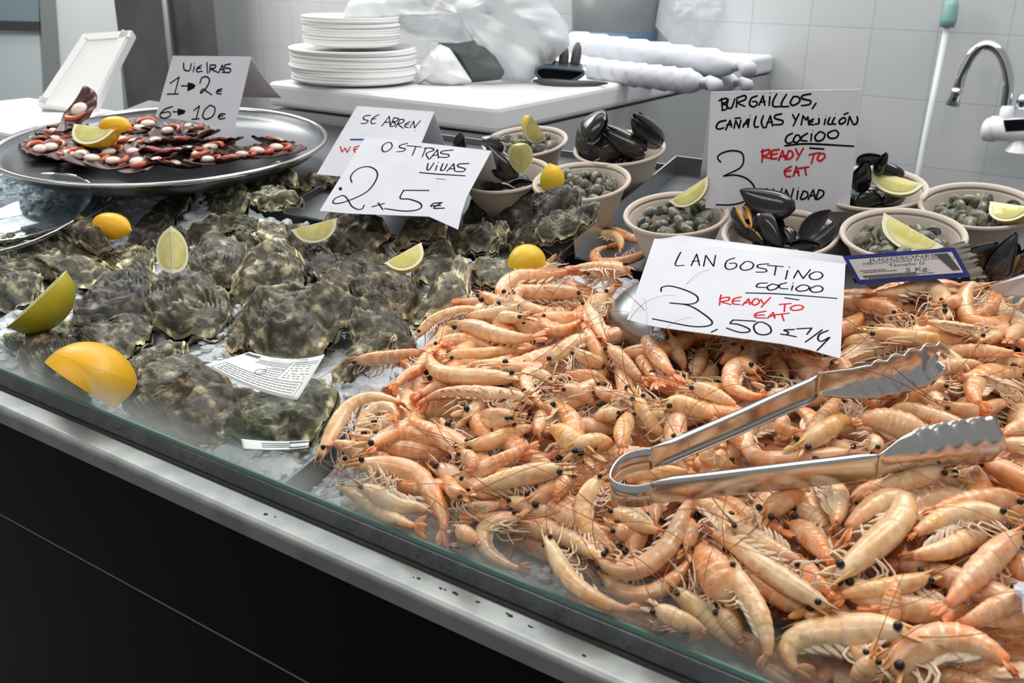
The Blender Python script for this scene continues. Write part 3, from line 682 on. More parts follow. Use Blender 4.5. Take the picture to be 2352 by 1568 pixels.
sign('white sign reading LANGOSTINO lying against the steel scoop on the prawns', [(1503, 548), (1942, 606), (1930, 823), (1860, 803), (1800, 790), (1640, 768), (1520, 752), (1480, 745), (1440, 733)], (1440, 733), (1930, 823), ('h', .056, .056), 73,
     S(K, 2.9, *Z5, [(717, 198), (682, 268), (680, 302), (742, 300)], pl((798, 302), (840, 213), (862, 302)), [(805, 270), (860, 265)], pl((893, 307), (910, 223), (970, 307), (985, 223)), [(1132, 243), (1075, 265), (1060, 310), (1090, 332), (1142, 315), (1142, 285), (1093, 285)], [(1212, 273), (1175, 310), (1200, 337), (1262, 325), (1277, 290), (1242, 270), (1212, 273)],
       [(1393, 288), (1320, 295), (1310, 315), (1372, 330), (1372, 350), (1298, 352)], [(1388, 300), (1507, 310)], [(1452, 308), (1440, 377)], [(1541, 340), (1525, 407)], dot(1554, 314, 5), pl((1588, 397), (1620, 338), (1660, 402), (1717, 333)), [(1752, 350), (1710, 375), (1725, 406), (1782, 406), (1812, 380), (1792, 353), (1752, 350)],
       [(1382, 436), (1320, 440), (1303, 466), (1372, 471)], [(1422, 443), (1385, 465), (1400, 491), (1452, 480), (1467, 455), (1422, 443)], [(1532, 434), (1480, 450), (1485, 476), (1542, 481)], [(1581, 457), (1571, 491)], dot(1584, 437, 5), [(1642, 453), (1605, 480), (1630, 499), (1692, 490), (1707, 465), (1672, 451), (1642, 453)], [(1762, 458), (1715, 480), (1735, 506), (1792, 503), (1814, 480), (1792, 460), (1762, 458)],
       [(1220, 512), (1500, 522), (1920, 555)], [(1520, 550), (1627, 566)])
     + S(R_, 3.2, *Z5, [(1027, 528), (1015, 607)], [(1015, 556), (1087, 545), (1082, 570), (1030, 581), (1104, 602)], [(1182, 543), (1125, 560), (1120, 595), (1172, 602)], [(1122, 576), (1172, 572)], pl((1193, 607), (1240, 558), (1252, 602)), [(1205, 590), (1250, 585)], [(1287, 558), (1265, 590), (1290, 607), (1322, 585), (1312, 560), (1287, 558)], [(1335, 563), (1352, 592)], [(1408, 548), (1338, 622)],
         [(1478, 602), (1567, 594)], [(1521, 598), (1515, 657)], [(1602, 608), (1565, 625), (1580, 646), (1642, 641), (1662, 620), (1632, 607), (1602, 608)], [(1372, 653), (1300, 670), (1293, 700), (1374, 706)], [(1295, 685), (1362, 682)], pl((1388, 707), (1430, 663), (1442, 707)), [(1400, 690), (1442, 690)], [(1448, 681), (1552, 669)], [(1496, 678), (1512, 727)])
     + S(K, 2.9, *Z5, [(567, 502), (565, 480), (580, 466), (640, 460), (750, 490), (838, 535), (845, 578), (780, 600), (635, 590)], [(635, 590), (780, 610), (900, 680), (960, 738), (925, 768), (800, 770), (600, 732), (500, 712)], [(997, 794), (953, 816)],
         [(1292, 731), (1120, 721)], [(1122, 722), (1098, 748), (1160, 755), (1240, 788), (1242, 812), (1170, 816), (1070, 784)], [(1312, 738), (1280, 770), (1300, 820), (1360, 836), (1412, 815), (1402, 770), (1352, 740), (1312, 738)],
         [(1592, 794), (1512, 800), (1547, 815), (1532, 834), (1488, 830)], [(1530, 835), (1607, 851)], pl((1613, 789), (1727, 784), (1690, 832)), [(1807, 798), (1678, 892)], [(1852, 803), (1790, 830), (1775, 868), (1802, 886), (1862, 855)], [(1864, 858), (1768, 957)]),
     top=((1503, 548), (1942, 606)), back_len=.55, back_lean=80)

# ---------------------------------------------------------------- printed tags
def text_part(s, pos, size, ex, ey, nrm, mt, parent, align='LEFT', name='printed_lettering', squash=1.0):
    cu = bpy.data.curves.new(name, 'FONT'); cu.body = s; cu.size = size; cu.align_x = align
    cu.materials.append(mt)
    o = bpy.data.objects.new(name, cu); COL.objects.link(o)
    ex = unit(ex); nn = unit(nrm); ey = unit(np.cross(nn, ex))
    M = Matrix.Identity(4)
    for i in range(3): M[i][0], M[i][1], M[i][2], M[i][3] = ex[i], ey[i] * squash, nn[i], pos[i] + nn[i] * .0002
    o.parent = parent; o.matrix_parent_inverse = PINV.get(parent.name, Matrix.Identity(4)); o.matrix_basis = M
    bpy.context.view_layer.update()
    me = bpy.data.meshes.new_from_object(o.evaluated_get(bpy.context.evaluated_depsgraph_get()))
    n2 = bpy.data.objects.new(name, me); COL.objects.link(n2); n2.parent = parent; n2.matrix_parent_inverse = o.matrix_parent_inverse.copy(); n2.matrix_basis = M
    bpy.data.objects.remove(o)
    return n2
def bil(q, u, v):                                   # q = TL, TR, BR, BL
    return (q[0] * (1 - u) + q[1] * u) * (1 - v) + (q[3] * (1 - u) + q[2] * u) * v
PRINT = mat('grey_print', (.10, .11, .11), .6)
def printed_tag(label, px, hs, curl=.0, name='product_tag', dark=False):
    q = [on_bed(x, y, h) for (x, y), h in zip(px, hs)]
    nrm = unit(np.cross(q[1] - q[0], q[3] - q[0]))
    if np.dot(nrm, CAM - q[0]) < 0: nrm = -nrm
    t = thing(name, label, 'tag', sum(q) / 4)
    f = lambda u, v, l=0: bil(q, u, v) + nrm * (l + curl * ((2 * u - 1) ** 2 * .9 + (1 - v) ** 2 * .3))
    P = np.array([[f(u, v) for v in np.linspace(0, 1, 12)] for u in np.linspace(0, 1, 20)])
    o = MB().grid(P).build('tag_sheet', mat('tag_plastic', (.84, .86, .85), .35), t)
    md = o.modifiers.new('thick', 'SOLIDIFY'); md.thickness = .0004; md.offset = 0
    return t, f, nrm, q
t, f, nrm, q = printed_tag('white printed oyster tag with curled edge lying on the oysters', [(578, 825), (750, 832), (686, 932), (474, 850)], [.046, .058, .042, .046], .006)
mb = MB()
def line(u0, v0, u1, v1, w=.0004):
    a = [f(u0 + (u1 - u0) * s, v0 + (v1 - v0) * s) for s in np.linspace(0, 1, 8)]
    ribbon(mb, a, w, nrm, .00035, False)
rn = random.Random(3)
for (u0, v0, u1, v1) in ((.05, .62, .94, .62), (.05, .95, .94, .95), (.05, .62, .05, .95), (.94, .62, .94, .95), (.22, .17, .62, .17), (.22, .27, .62, .27), (.66, .12, .96, .12), (.66, .17, .96, .17), (.62, .12, .62, .6), (.45, .33, .62, .33)):
    line(u0, v0, u1, v1)
for v in np.arange(.68, .93, .065):
    u = .08
    while u < .9:
        d = rn.uniform(.015, .06); line(u, v, min(u + d, .91), v, .0006); u += d + .012
for v in (.22, .37, .43, .49, .55):
    u = .40 if v > .3 else .24
    while u < .6:
        d = rn.uniform(.015, .04); line(u, v, u + d, v, .0005); u += d + .012
for v in (.22, .28, .34, .42, .48, .54):
    u = .66
    while u < .92:
        d = rn.uniform(.012, .05); line(u, v, min(u + d, .94), v, .0005); u += d + rn.uniform(.01, .06)
a = [f(.40 + .055 * math.cos(w), .52 + .085 * math.sin(w)) for w in np.linspace(0, 2 * math.pi, 24)]
ribbon(mb, a, .0005, nrm, .00035, False)
for k in range(14):
    line(.02 + k * .0125, .06 - k * .0, .02 + k * .0125, .14, .0006 if k % 3 else .0010)
mb.build('small_print', PRINT, t, False)
text_part('OSTRA RIZADA', f(.32, .135, .0030), .0062, f(.6, .1) - f(.3, .1), q[0] - q[3], nrm, PRINT, t)
t, f, nrm, q = printed_tag('narrow white clip tag at the misted glass edge', [(555, 1013), (712, 1016), (708, 1032), (560, 1034)], [.018, .018, .018, .018], .002)
mb = MB()
for v in (.3, .5, .7):
    u = .3
    while u < .72:
        d = rn.uniform(.01, .04); line(u, v, u + d, v, .0007); u += d + .01
for v in (.2, .8): line(.72, v, .99, v, .0012)
mb.build('small_print', PRINT, t, False)

# blue-bordered carton flap with a white label
def flap():
    q = [on_bed(x, y, h) for (x, y), h in zip([(1935, 588), (2192, 568), (2230, 636), (1972, 654)], (.072, .072, .046, .046))]
    nrm = unit(np.cross(q[1] - q[0], q[3] - q[0]))
    if np.dot(nrm, CAM - q[0]) < 0: nrm = -nrm
    t = thing('carton_flap', 'blue bordered carton flap with a white product label in front of the bowls', 'label', sum(q) / 4)
    f = lambda u, v, l=0: bil(q, u, v) + nrm * l
    P = np.array([[f(u, v) for v in np.linspace(0, 1, 8)] for u in np.linspace(0, 1, 16)])
    MB().grid(P).build('blue_card', mat('blue_card', (.035, .05, .28), .35), t)
    P = np.array([[f(u, v, .0006) for v in np.linspace(.13, .83, 6)] for u in np.linspace(.035, .955, 12)])
    MB().grid(P).build('white_label', mat('label_white', (.78, .82, .86), .3), t)
    # torn corrugated edge under the card
    mb = MB(); rr = random.Random(9); rows = []
    for u in np.linspace(0, 1, 60):
        fr = .010 + .005 * math.sin(u * 170) + rr.uniform(0, .004)
        ed = f(u, 1); 
        rows.append([f(u, .9, -.0008), ed - nrm * .001, ed - nrm * (.001 + fr) + (q[3] - q[0]) * .03, f(u, .85, -.012)])
    mb.grid(np.array(rows)); mb.build('torn_corrugated_edge', mat('wet_grey_card', (.055, .05, .045), .5), t)
    rows = []
    for v in np.linspace(-.1, 1.1, 24):
        e = f(1, v); rr_ = .030 + .012 * rr.random()
        rows.append([f(.99, v, -.001), e + (q[1] - q[0]) * rr_ * 4 * (0.4 + v * .5) - nrm * .006, e + (q[1] - q[0]) * (rr_ * 5) - nrm * .016])
    MB().grid(np.array(rows)).build('torn_side', mat('wet_tan_card', (.22, .20, .165), .5), t)
    mb = MB()
    def ln(u0, v0, u1, v1, w):
        ribbon(mb, [f(u0, v0, .0006), f((u0 + u1) / 2, (v0 + v1) / 2, .0006), f(u1, v1, .0006)], w, nrm, .0005, False)
    r2 = random.Random(5)
    for v, u0, u1, w in ((.54, .08, .3, .0005), (.60, .1, .40, .0005), (.72, .08, .55, .0008), (.765, .08, .7, .0005), (.80, .12, .55, .0006)):
        u = u0
        while u < u1:
            d = r2.uniform(.01, .035); ln(u, v, min(u + d, u1), v, w); u += d + .008
    for k in range(26):
        v = .18 + k * .022
        ln(.80 + .08 * k / 26, v, .91 + .03 * k / 26, v, .0004 if k % 3 else .0007)
    mb.build('small_print', PRINT, t, False)
    ex, ey = q[1] - q[0], q[0] - q[3]
    text_part('JUGOSONES', f(.20, .255, .0008), .0105, ex, ey, nrm, PRINT, t, squash=.40)
    text_part('MEJILLON COCIDO EN SU PROPIO JUGO', f(.13, .345, .0008), .0050, ex, ey, nrm, PRINT, t, squash=.55)
    text_part('Tama\u00f1o G', f(.34, .47, .0008), .0075, ex, ey, nrm, PRINT, t, squash=.5)
    text_part('5 Kg.', f(.46, .68, .0008), .0105, ex, ey, nrm, PRINT, t, squash=.5)
flap()
# corner of another white sign at the counter's right end
q = [on_bed(x, y, h) for (x, y), h in zip([(2272, 655), (2352, 628), (2440, 610), (2460, 690), (2340, 680), (2290, 672)], (.05, .06, .07, .05, .035, .038))]
k = len(q); nn_ = NN
o = MB().add(q + [p - nn_ * .001 for p in q], [tuple(range(k)), tuple(reversed(range(k, 2 * k)))] + [(i, k + i, k + (i + 1) % k, (i + 1) % k) for i in range(k)]).build('folded_paper', PAPER, None, False)
tag(o, 'white folded paper corner touching the loose mussels at the counter edge', 'paper')
tag(puff('paper_scrap', [(2328, 1345), (2345, 1338), (2375, 1350), (2380, 1420), (2350, 1410), (2346, 1375), (2332, 1366)], on_bed(2345, 1370, .045), NN, .004, PAPER, wr=.002, sc=90, n=30, rings=5), 'small torn white paper scrap among the prawns at the picture edge', 'paper')
# ================================================================ height field of what already lies on the slope
HX0, HS0, HR = -1.8, -.03, .004
HN, HM = 600, 240
HF = np.full((HN, HM), -.034)
def hidx(X, s): return int((X - HX0) / HR), int((s - HS0) / HR)
def h_at(X, s, r=0):
    i, j = hidx(X, s); k = int(r / HR)
    a = HF[max(0, i - k):min(HN, i + k + 1), max(0, j - k):min(HM, j + k + 1)]
    return float(a.max()) if a.size else -.034
def h_disc(X, s, r, top, dome=True):
    i, j = hidx(X, s); k = int(r / HR) + 1
    for a in range(max(0, i - k), min(HN, i + k + 1)):
        for b in range(max(0, j - k), min(HM, j + k + 1)):
            d = math.hypot((a + .5) * HR + HX0 - X, (b + .5) * HR + HS0 - s)
            if d <= r:
                z = top - (r - math.sqrt(max(0, r * r - d * d)) if dome else 0)
                if z > HF[a, b]: HF[a, b] = z

# ---------------------------------------------------------------- crushed ice beds
ICE = mat('crushed_ice', (.74, .78, .83), .22, 0, .6, sss=.25, sss_r=(.6, .8, 1), bump=(150, .7, .004), noise=(60, (.60, .65, .71), .35, .7))
def ice_bed(label, X0, X1, s0, s1, base, seed):
    nx, ns = int((X1 - X0) / .006), int((s1 - s0) / .006)
    P = np.zeros((nx, ns, 3))
    for i, X in enumerate(np.linspace(X0, X1, nx)):
        for j, s in enumerate(np.linspace(s0, s1, ns)):
            e = min(1, min(X - X0, X1 - X, s - s0, s1 - s) / .03)
            h = base - .016 * (1 - e) + .006 * fbm((X, s, seed), 40, 3) + .004 * fbm((X, s, seed + 3), 130, 2)
            h += .034 * min(1, max(0, (s - .33) / .10)) * min(1, max(0, (-1.02 - X) / .10))
            P[i, j] = W3(X, s, h)
            a, b = hidx(X, s)
            for da in (0, 1):
                for db in (0, 1): HF[min(HN - 1, a + da), min(HM - 1, b + db)] = max(-.034, h)
    mb = MB().grid(P); nbed = len(mb.f); rn = random.Random(seed)
    bm = bmesh.new(); bmesh.ops.create_icosphere(bm, subdivisions=1, radius=1); bm.verts.ensure_lookup_table()
    bv = np.array([v.co[:] for v in bm.verts]); bf = [tuple(v.index for v in f.verts) for f in bm.faces]; bm.free()
    for k in range(int((X1 - X0) * (s1 - s0) * 5200)):
        X, s = rn.uniform(X0 + .01, X1 - .01), rn.uniform(s0 + .01, s1 - .01)
        r = rn.uniform(.003, .009)
        vv = bv * np.array([r * rn.uniform(.6, 1.3), r * rn.uniform(.6, 1.3), r * rn.uniform(.35, .8)])
        vv = vv * np.array([[rn.uniform(.75, 1.2)] for _ in bv])
        c = W3(X, s, h_at(X, s) + r * .1)
        mb.add(vv + c, bf)
    o = mb.build('crushed_ice', ICE, None, True); tag(o, label, 'ice', None, 'stuff')
    o.data.polygons.foreach_set('use_smooth', [i < nbed for i in range(len(o.data.polygons))])
ice_bed('bed of crushed ice under the oysters', -1.62, -.552, .008, .47, -.030, 2)
ice_bed('bed of crushed ice under the prawns', -.544, .40, .008, .505, -.030, 5)

# ---------------------------------------------------------------- steel trays for the bowls
def steel_tray(label, X0, X1, s0, s1, hf, he):
    t = thing('steel_tray', label, 'tray', W3((X0 + X1) / 2, (s0 + s1) / 2, hf))
    slab('tray_floor', X0, X1, s0, s1, hf - .003, hf, STEEL_DARK, t)
    for X in (X0, X1): slab('raised_side', X - .0012, X + .0012, s0, s1, hf - .003, he, STEEL, t)
    slab('raised_back', X0, X1, s1 - .0012, s1 + .0012, hf - .003, he, STEEL, t)
    return t
steel_tray('dark steel tray holding the bowls beside the prawns', -.537, .42, .508, .79, -.030, -.008)
steel_tray('dark steel tray holding the bowls behind the oyster signs', -.99, -.549, .474, .79, -.030, -.022)

# ---------------------------------------------------------------- shellfish bowls
KRAFT = mat('kraft_bowl', (.56, .49, .42), .6, 0, .3, bump=(300, .08, .0006))
BOWLS = {}
def bowl(key, px, h, R, label):
    X, s = bed_xs(px[0], px[1], h)
    H = h + .029 if key != 'G' else .055
    c = W3(X, s, h - H)
    t = thing('shellfish_bowl', label, 'bowl', c, 'round beige fibre bowls')
    pr = [(.001, .001), (R * .54, .001), (R * .60, .004), (R * .78, H * .55), (R * .885, H * .84), (R * .90, H * .90), (R * .93, H * .925)]
    inner = [(R * .90, H * .93), (R * .865, H * .86), (R * .76, H * .55), (R * .57, .006), (.001, .005)]
    MB().lathe(pr + inner, 56, c, NN, flip=False).build('bowl_body', KRAFT, t)
    rim = [(R * .925, H * .915), (R * .95, H * .90), (R * .985, H * .93), (R, H * .965), (R * .985, H), (R * .955, H * 1.005), (R * .925, H * .99), (R * .895, H * .955), (R * .885, H * .915), (R * .925, H * .915)]
    MB().lathe(rim, 56, c, NN, flip=False).build('rolled_rim', KRAFT, t)
    BOWLS[key] = (X, s, h, R)
bowl('A', (1205, 322), .030, .0600, 'beige fibre bowl of sea snails set deepest beside the white slab')
bowl('B', (1422, 338), .030, .0610, 'beige fibre bowl heaped with big upright mussels and a lemon slice')
bowl('D', (1160, 398), .028, .0600, 'beige fibre bowl of mussels hidden behind the OSTRAS sign')
bowl('C', (1335, 413), .030, .0615, 'beige fibre bowl of sea snails with a yellow rind lemon wedge up')
bowl('H', (2000, 428), .030, .0620, 'beige fibre bowl of mussels behind the BURGAILLOS sign')
bowl('I', (2246, 468), .030, .0600, 'beige fibre bowl of sea snails nearest the tap')
bowl('E', (1552, 487), .030, .0590, 'beige fibre bowl of sea snails beside the empty tray corner')
bowl('F', (1791, 532), .030, .0605, 'beige fibre bowl of open mussels in front of the BURGAILLOS sign')
bowl('G', (2074, 533), .044, .0600, 'beige fibre bowl of sea snails behind the blue carton flap')

# ---------------------------------------------------------------- lemons
RIND = {'y': mat('lemon_rind', (.80, .52, .025), .38, 0, .5, bump=(420, .22, .0012), noise=(20, (.74, .50, .03), .4, .7)),
        'o': mat('lemon_rind_deep', (.82, .42, .008), .34, 0, .5, bump=(420, .22, .0012), noise=(20, (.80, .46, .012), .4, .7)),
        'g': mat('lemon_rind_green', (.38, .34, .018), .4, 0, .5, bump=(420, .22, .0012), noise=(22, (.52, .40, .02), .4, .65))}
PITH = mat('lemon_pith', (.78, .76, .52), .5)
FLESH = mat('lemon_flesh', (.62, .57, .17), .15, 0, .6, sss=.2, sss_r=(1, .8, .2), noise=(90, (.72, .67, .30), .4, .65), bump=(120, .25, .001))
def frame_view(A, B, phi):
    e1 = unit(B - A); c = (A + B) / 2
    v = unit(CAM - c); v = unit(v - e1 * np.dot(v, e1))
    e3 = np.cross(e1, v)
    x0, y0 = to_px(c); x1, y1 = to_px(c + e3 * .01)
    if (y1 - y0) + .35 * (x1 - x0) < 0: e3 = -e3
    f = math.radians(phi)
    z = v * math.cos(f) + e3 * math.sin(f)
    return e1, z, np.cross(z, e1), c
def px_ends(a, b, ha, hb):
    return on_bed(*a, ha), on_bed(*b, hb)
def lemon(a, b, ha, hb, phi, w, fat, tone, label):
    A, B = px_ends(a, b, ha, hb)
    e1, z, y, c = frame_view(A, B, phi)
    L = np.linalg.norm(B - A) / 2; R = L * fat
    t = thing('lemon_wedge', label, 'lemon', c, 'cut lemons on the counter')
    xs = np.concatenate([[-1.0, -.985, -.95], np.sin(np.linspace(-1.22, 1.22, 21)) / math.sin(1.22) * .9, [.95, .985, 1.0]])
    def rr(x):
        a_ = abs(x)
        r = R * math.sqrt(max(0, 1 - (a_ / .94) ** 2.1)) if a_ < .94 else 0
        return max(r, R * .13 * math.sqrt(max(0, 1 - ((a_ - .9) / .1) ** 2)) if a_ > .85 else 0)
    wr = math.radians(w) / 2
    th = np.linspace(-wr, wr, 17)
    dirs = [math.cos(q) * z + math.sin(q) * y for q in th]
    P = np.array([[c + e1 * (x * L) + d * rr(x) for d in dirs] for x in xs])
    mb = MB().grid(P, flip=True)
    mb.build('rind', RIND[tone], t)
    for sgn in (-1, 1):
        d = math.cos(wr * sgn) * z + math.sin(wr * sgn) * y
        nrm = np.cross(e1, d) * sgn; nrm = unit(nrm)
        if np.dot(nrm, z * math.cos(wr * sgn + sgn * .1) + y * math.sin(wr * sgn + sgn * .1) - d) < 0: pass
        out = unit(-math.sin(wr * sgn) * z * sgn + math.cos(wr * sgn) * y * sgn)
        G = np.array([[c + e1 * (x * L) + d * (rr(x) * q) for q in np.linspace(0, 1, 5)] for x in xs])
        mb = MB().grid(G, flip=sgn > 0); mb.build('pith', PITH, t, True)
        G = np.array([[c + e1 * (x * L * .84) + d * (.05 * R + max(0, rr(x) * .84 - .05 * R) * q) + out * (.0004 + .0008 * math.sin(math.pi * q) * (1 - x * x)) for q in np.linspace(0, 1, 7)] for x in xs[3:-3]])
        MB().grid(G, flip=sgn > 0).build('flesh', FLESH, t, True)
    return t
LEM = [
 ((14, 752), (152, 620), .018, .046, 60, 112, .80, 'g', 'large greenish lemon wedge rind out at the far end of the oysters'),
 ((142, 848), (264, 938), .012, .002, -56, 124, .92, 'o', 'bright yellow lemon half nearest the misted glass'),
 ((216, 512), (303, 530), .022, .018, -10, 160, .55, 'o', 'yellow lemon half touching the glass dishes'),
 ((393, 518), (398, 628), .062, .020, 180, 100, .80, 'y', 'upright lemon wedge showing two cut faces among the oysters'),
 ((668, 528), (774, 500), .032, .034, 122, 80, .80, 'y', 'pale lemon wedge lying under the edge of the OSTRAS sign'),
 ((882, 604), (968, 556), .030, .040, 114, 110, .95, 'y', 'juicy cut lemon wedge on the oysters below the OSTRAS sign'),
 ((1166, 604), (1256, 610), .008, .008, -75, 180, .98, 'y', 'yellow lemon half face down on the ice between oysters and prawns'),
 ((170, 284), (264, 298), .075, .075, 118, 120, .66, 'y', 'cut lemon wedge facing front in the scallop tray'),
 ((228, 292), (304, 292), .072, .072, -30, 140, .55, 'o', 'yellow rind lemon wedge behind another in the scallop tray'),
 ((1219, 264), (1256, 318), .075, .030, 112, 75, .80, 'y', 'thin lemon wedge standing in the deepest snail bowl'),
 ((1414, 296), (1464, 300), .058, .052, 112, 110, .62, 'y', 'lemon slice tucked behind the big mussels'),
 ((1193, 334), (1200, 404), .085, .040, 180, 100, .85, 'y', 'lemon wedge with both cut faces forward by the hidden mussel bowl'),
 ((1262, 374), (1268, 440), .065, .025, 12, 125, .85, 'y', 'lemon wedge rind out in the snail bowl behind the oysters'),
 ((1536, 462), (1626, 404), .036, .066, 108, 85, .72, 'g', 'green tinged lemon wedge in the bowl beside the empty tray corner'),
 ((2003, 388), (2124, 424), .056, .048, 114, 105, .74, 'g', 'big lemon wedge on the mussels behind the BURGAILLOS sign'),
 ((2274, 462), (2375, 476), .040, .052, 114, 100, .74, 'g', 'lemon wedge in the snail bowl nearest the tap'),
 ((2030, 488), (2168, 566), .066, .054, 114, 75, .60, 'y', 'large lemon wedge cut face up in the snail bowl behind the blue flap'),
]
for a in LEM: lemon(*a)

# ---------------------------------------------------------------- sea snails
SNAIL = mat('snail_shell', (.108, .108, .074), .32, 0, .5, attr=True, noise=(260, (.27, .25, .19), .42, .66), bump=(500, .2, .0008))
def snail_mesh(seed):
    rn = random.Random(seed); mb = MB(); rows = []
    turns, n, sides = 3.1, 54, 12
    for i in range(n):
        s = i / (n - 1); a = s * turns * 2 * math.pi
        gr = math.exp(1.35 * (s - 1) * turns / 1.6)
        cr = .0058 * gr; tr = .0062 * gr
        zc_ = .0095 * (1 - gr)
        c = V3((cr * math.cos(a), cr * math.sin(a), zc_)); rad = V3((math.cos(a), math.sin(a), 0))
        row = [c + tr * (math.cos(w) * rad + math.sin(w) * ZZ * 1.12) for w in np.linspace(0, 2 * math.pi, sides, endpoint=False)]
        rows.append(row)
    cols = [[(1 + .55 * (j % 4 == 0) - .15 * s_, 1 + .55 * (j % 4 == 0) - .1 * s_, 1 + .4 * (j % 4 == 0)) for j in range(sides)] for s_ in np.linspace(0, 1, n)]
    mb.grid(np.array(rows), closed_v=True, col=np.array(cols), flip=False)
    return mb, rows
protos = []
for k in range(2):
    mb, rows = snail_mesh(k); protos.append((mb, rows))
SN_BOWLS = {'A': ('deepest snail bowl', 24), 'C': ('snail bowl behind the oysters', 28), 'E': ('snail bowl beside the empty tray corner', 28), 'G': ('snail bowl behind the blue flap', 30), 'I': ('snail bowl nearest the tap', 30)}
OPER = mat('snail_opening', (.30, .34, .36), .2, 0, .5, noise=(200, (.10, .12, .11), .4, .6))
first = None
for key, (nm, cnt) in SN_BOWLS.items():
    X, s, h, R = BOWLS[key]; rn = random.Random(ord(key))
    pts = []
    tries = 0
    while len(pts) < cnt and tries < 6000:
        tries += 1
        r_ = R * .65 * math.sqrt(rn.random()); a = rn.random() * 6.283
        q = (X + r_ * math.cos(a), s + r_ * math.sin(a))
        if all(math.hypot(q[0] - u[0], q[1] - u[1]) > .0140 for u in pts): pts.append(q)
    for (px_, ps) in pts:
        if first is None:
            r0 = thing('sea_snail', '', 'snail', (0, 0, 0))
            mb, rows = protos[0]; mb.build('shell', SNAIL, r0)
            ring = np.array(rows[-1]); c = ring.mean(0)
            MB().add([c] + list(c + (ring - c) * .93 + V3((0, -.0006, 0))), [(0, i + 1, (i + 1) % len(ring) + 1) for i in range(len(ring))]).build('operculum', OPER, r0, False)
            o = r0; first = r0
        else: o = copy_tree(first)
        rad = math.hypot(px_ - X, ps - s) / R
        o.location = W3(px_, ps, h - .0095 + rn.uniform(-.002, .004) - .004 * rad)
        o.rotation_euler = (rn.uniform(0, 6.28), rn.uniform(0, 6.28), rn.uniform(0, 6.28))
        sc1 = rn.uniform(.86, 1.18); o.scale = (sc1,) * 3
        tag(o, f'small grey-green sea snail heaped in the {nm}', 'snail', f'sea snails in the {nm}')
    c = W3(X, s, h - .031)
    # dark disc closing the gaps under the snails
    o = MB().lathe([(.0005, .0005), (R * .69, 0), (R * .69, -.002), (.0005, -.002)], 32, c, NN, flip=True).build('bowl_disc', mat('dark_disc', (.02, .021, .016), .12), None)
    tag(o, f'dark disc under the snails in the {nm}', 'broth', None, 'stuff')

# ---------------------------------------------------------------- mussels
MUS = mat('mussel_shell', (.010, .011, .014), .17, 0, .6, noise=(30, (.055, .038, .026), .50, .72), bump=(140, .12, .0010), coat=.25)
MUSI = mat('mussel_inside', (.07, .07, .075), .2, 0, .6, noise=(40, (.03, .03, .035), .4, .6))
MEAT = mat('mussel_meat', (.62, .30, .07), .35, 0, .5, noise=(90, (.70, .42, .16), .4, .65), bump=(160, .4, .001))
def valve_pts(L, Wd, dp, nu=18, nv=13):
    P = []
    for u in np.linspace(0, 1, nu):
        w = Wd * (math.sin(math.pi * min(1, u ** .72 * .97 + .015)) ** .75)
        row = []
        for v in np.linspace(-1, 1, nv):
            y = w * v + Wd * .28 * math.sin(u * math.pi) * (1 if True else 0) - Wd * .1
            z = dp * math.sqrt(max(0, 1 - v * v)) * (w / Wd) ** .8
            row.append((u * L, y, z))
        P.append(row)
    return np.array(P)
def mussel(a, b, ha, hb, phi, label, gap=8, meat=False, fat=.27, single=False, group=None):
    """a = pointed hinge end, b = rounded end; phi 0 shows one valve, 90 shows the edge"""
    A, B = px_ends(a, b, ha, hb)
    e1, z, y, c = frame_view(A, B, phi)
    L = np.linalg.norm(B - A)
    t = thing('mussel', label, 'mussel', A, group)
    P = valve_pts(L, L * fat, L * .17)
    def place(P, sg, ang):
        ca, sa = math.cos(ang), math.sin(ang)
        out = np.zeros_like(P)
        y0 = -L * fat * .8
        for i in range(P.shape[0]):
            for j in range(P.shape[1]):
                u, v, w = P[i, j]
                v2 = (v - y0) * ca - w * sa + y0; w2 = (v - y0) * sa + w * ca
                out[i, j] = A + e1 * u + y * v2 + z * (sg * w2)
        return out
    g = math.radians(gap)
    for sg in ((1,) if single else (1, -1)):
        outer = place(P, sg, g); Pi = P.copy(); Pi[..., 2] *= .86
        inner = place(Pi, sg, g)
        MB().grid(outer, flip=sg > 0).build('valve', MUS, t)['label'] = 'glossy black outer shell'
        MB().grid(inner, flip=sg < 0).build('valve_lining', MUSI, t)
    if meat:
        Pm = P.copy() * np.array([.8, .62, .75]); Pm[..., 0] += L * .12; Pm[..., 1] += L * fat * .22
        mb = MB()
        for sg in (1, -1): mb.grid(place(Pm, sg, g * .4), flip=sg > 0)
        mb.build('meat', MEAT, t)
    return t
MB_, MD_, MF_, MH_ = 'mussels in the heaped bowl', 'mussels in the bowl behind the OSTRAS sign', 'mussels in the bowl before the BURGAILLOS sign', 'mussels in the bowl behind the BURGAILLOS sign'
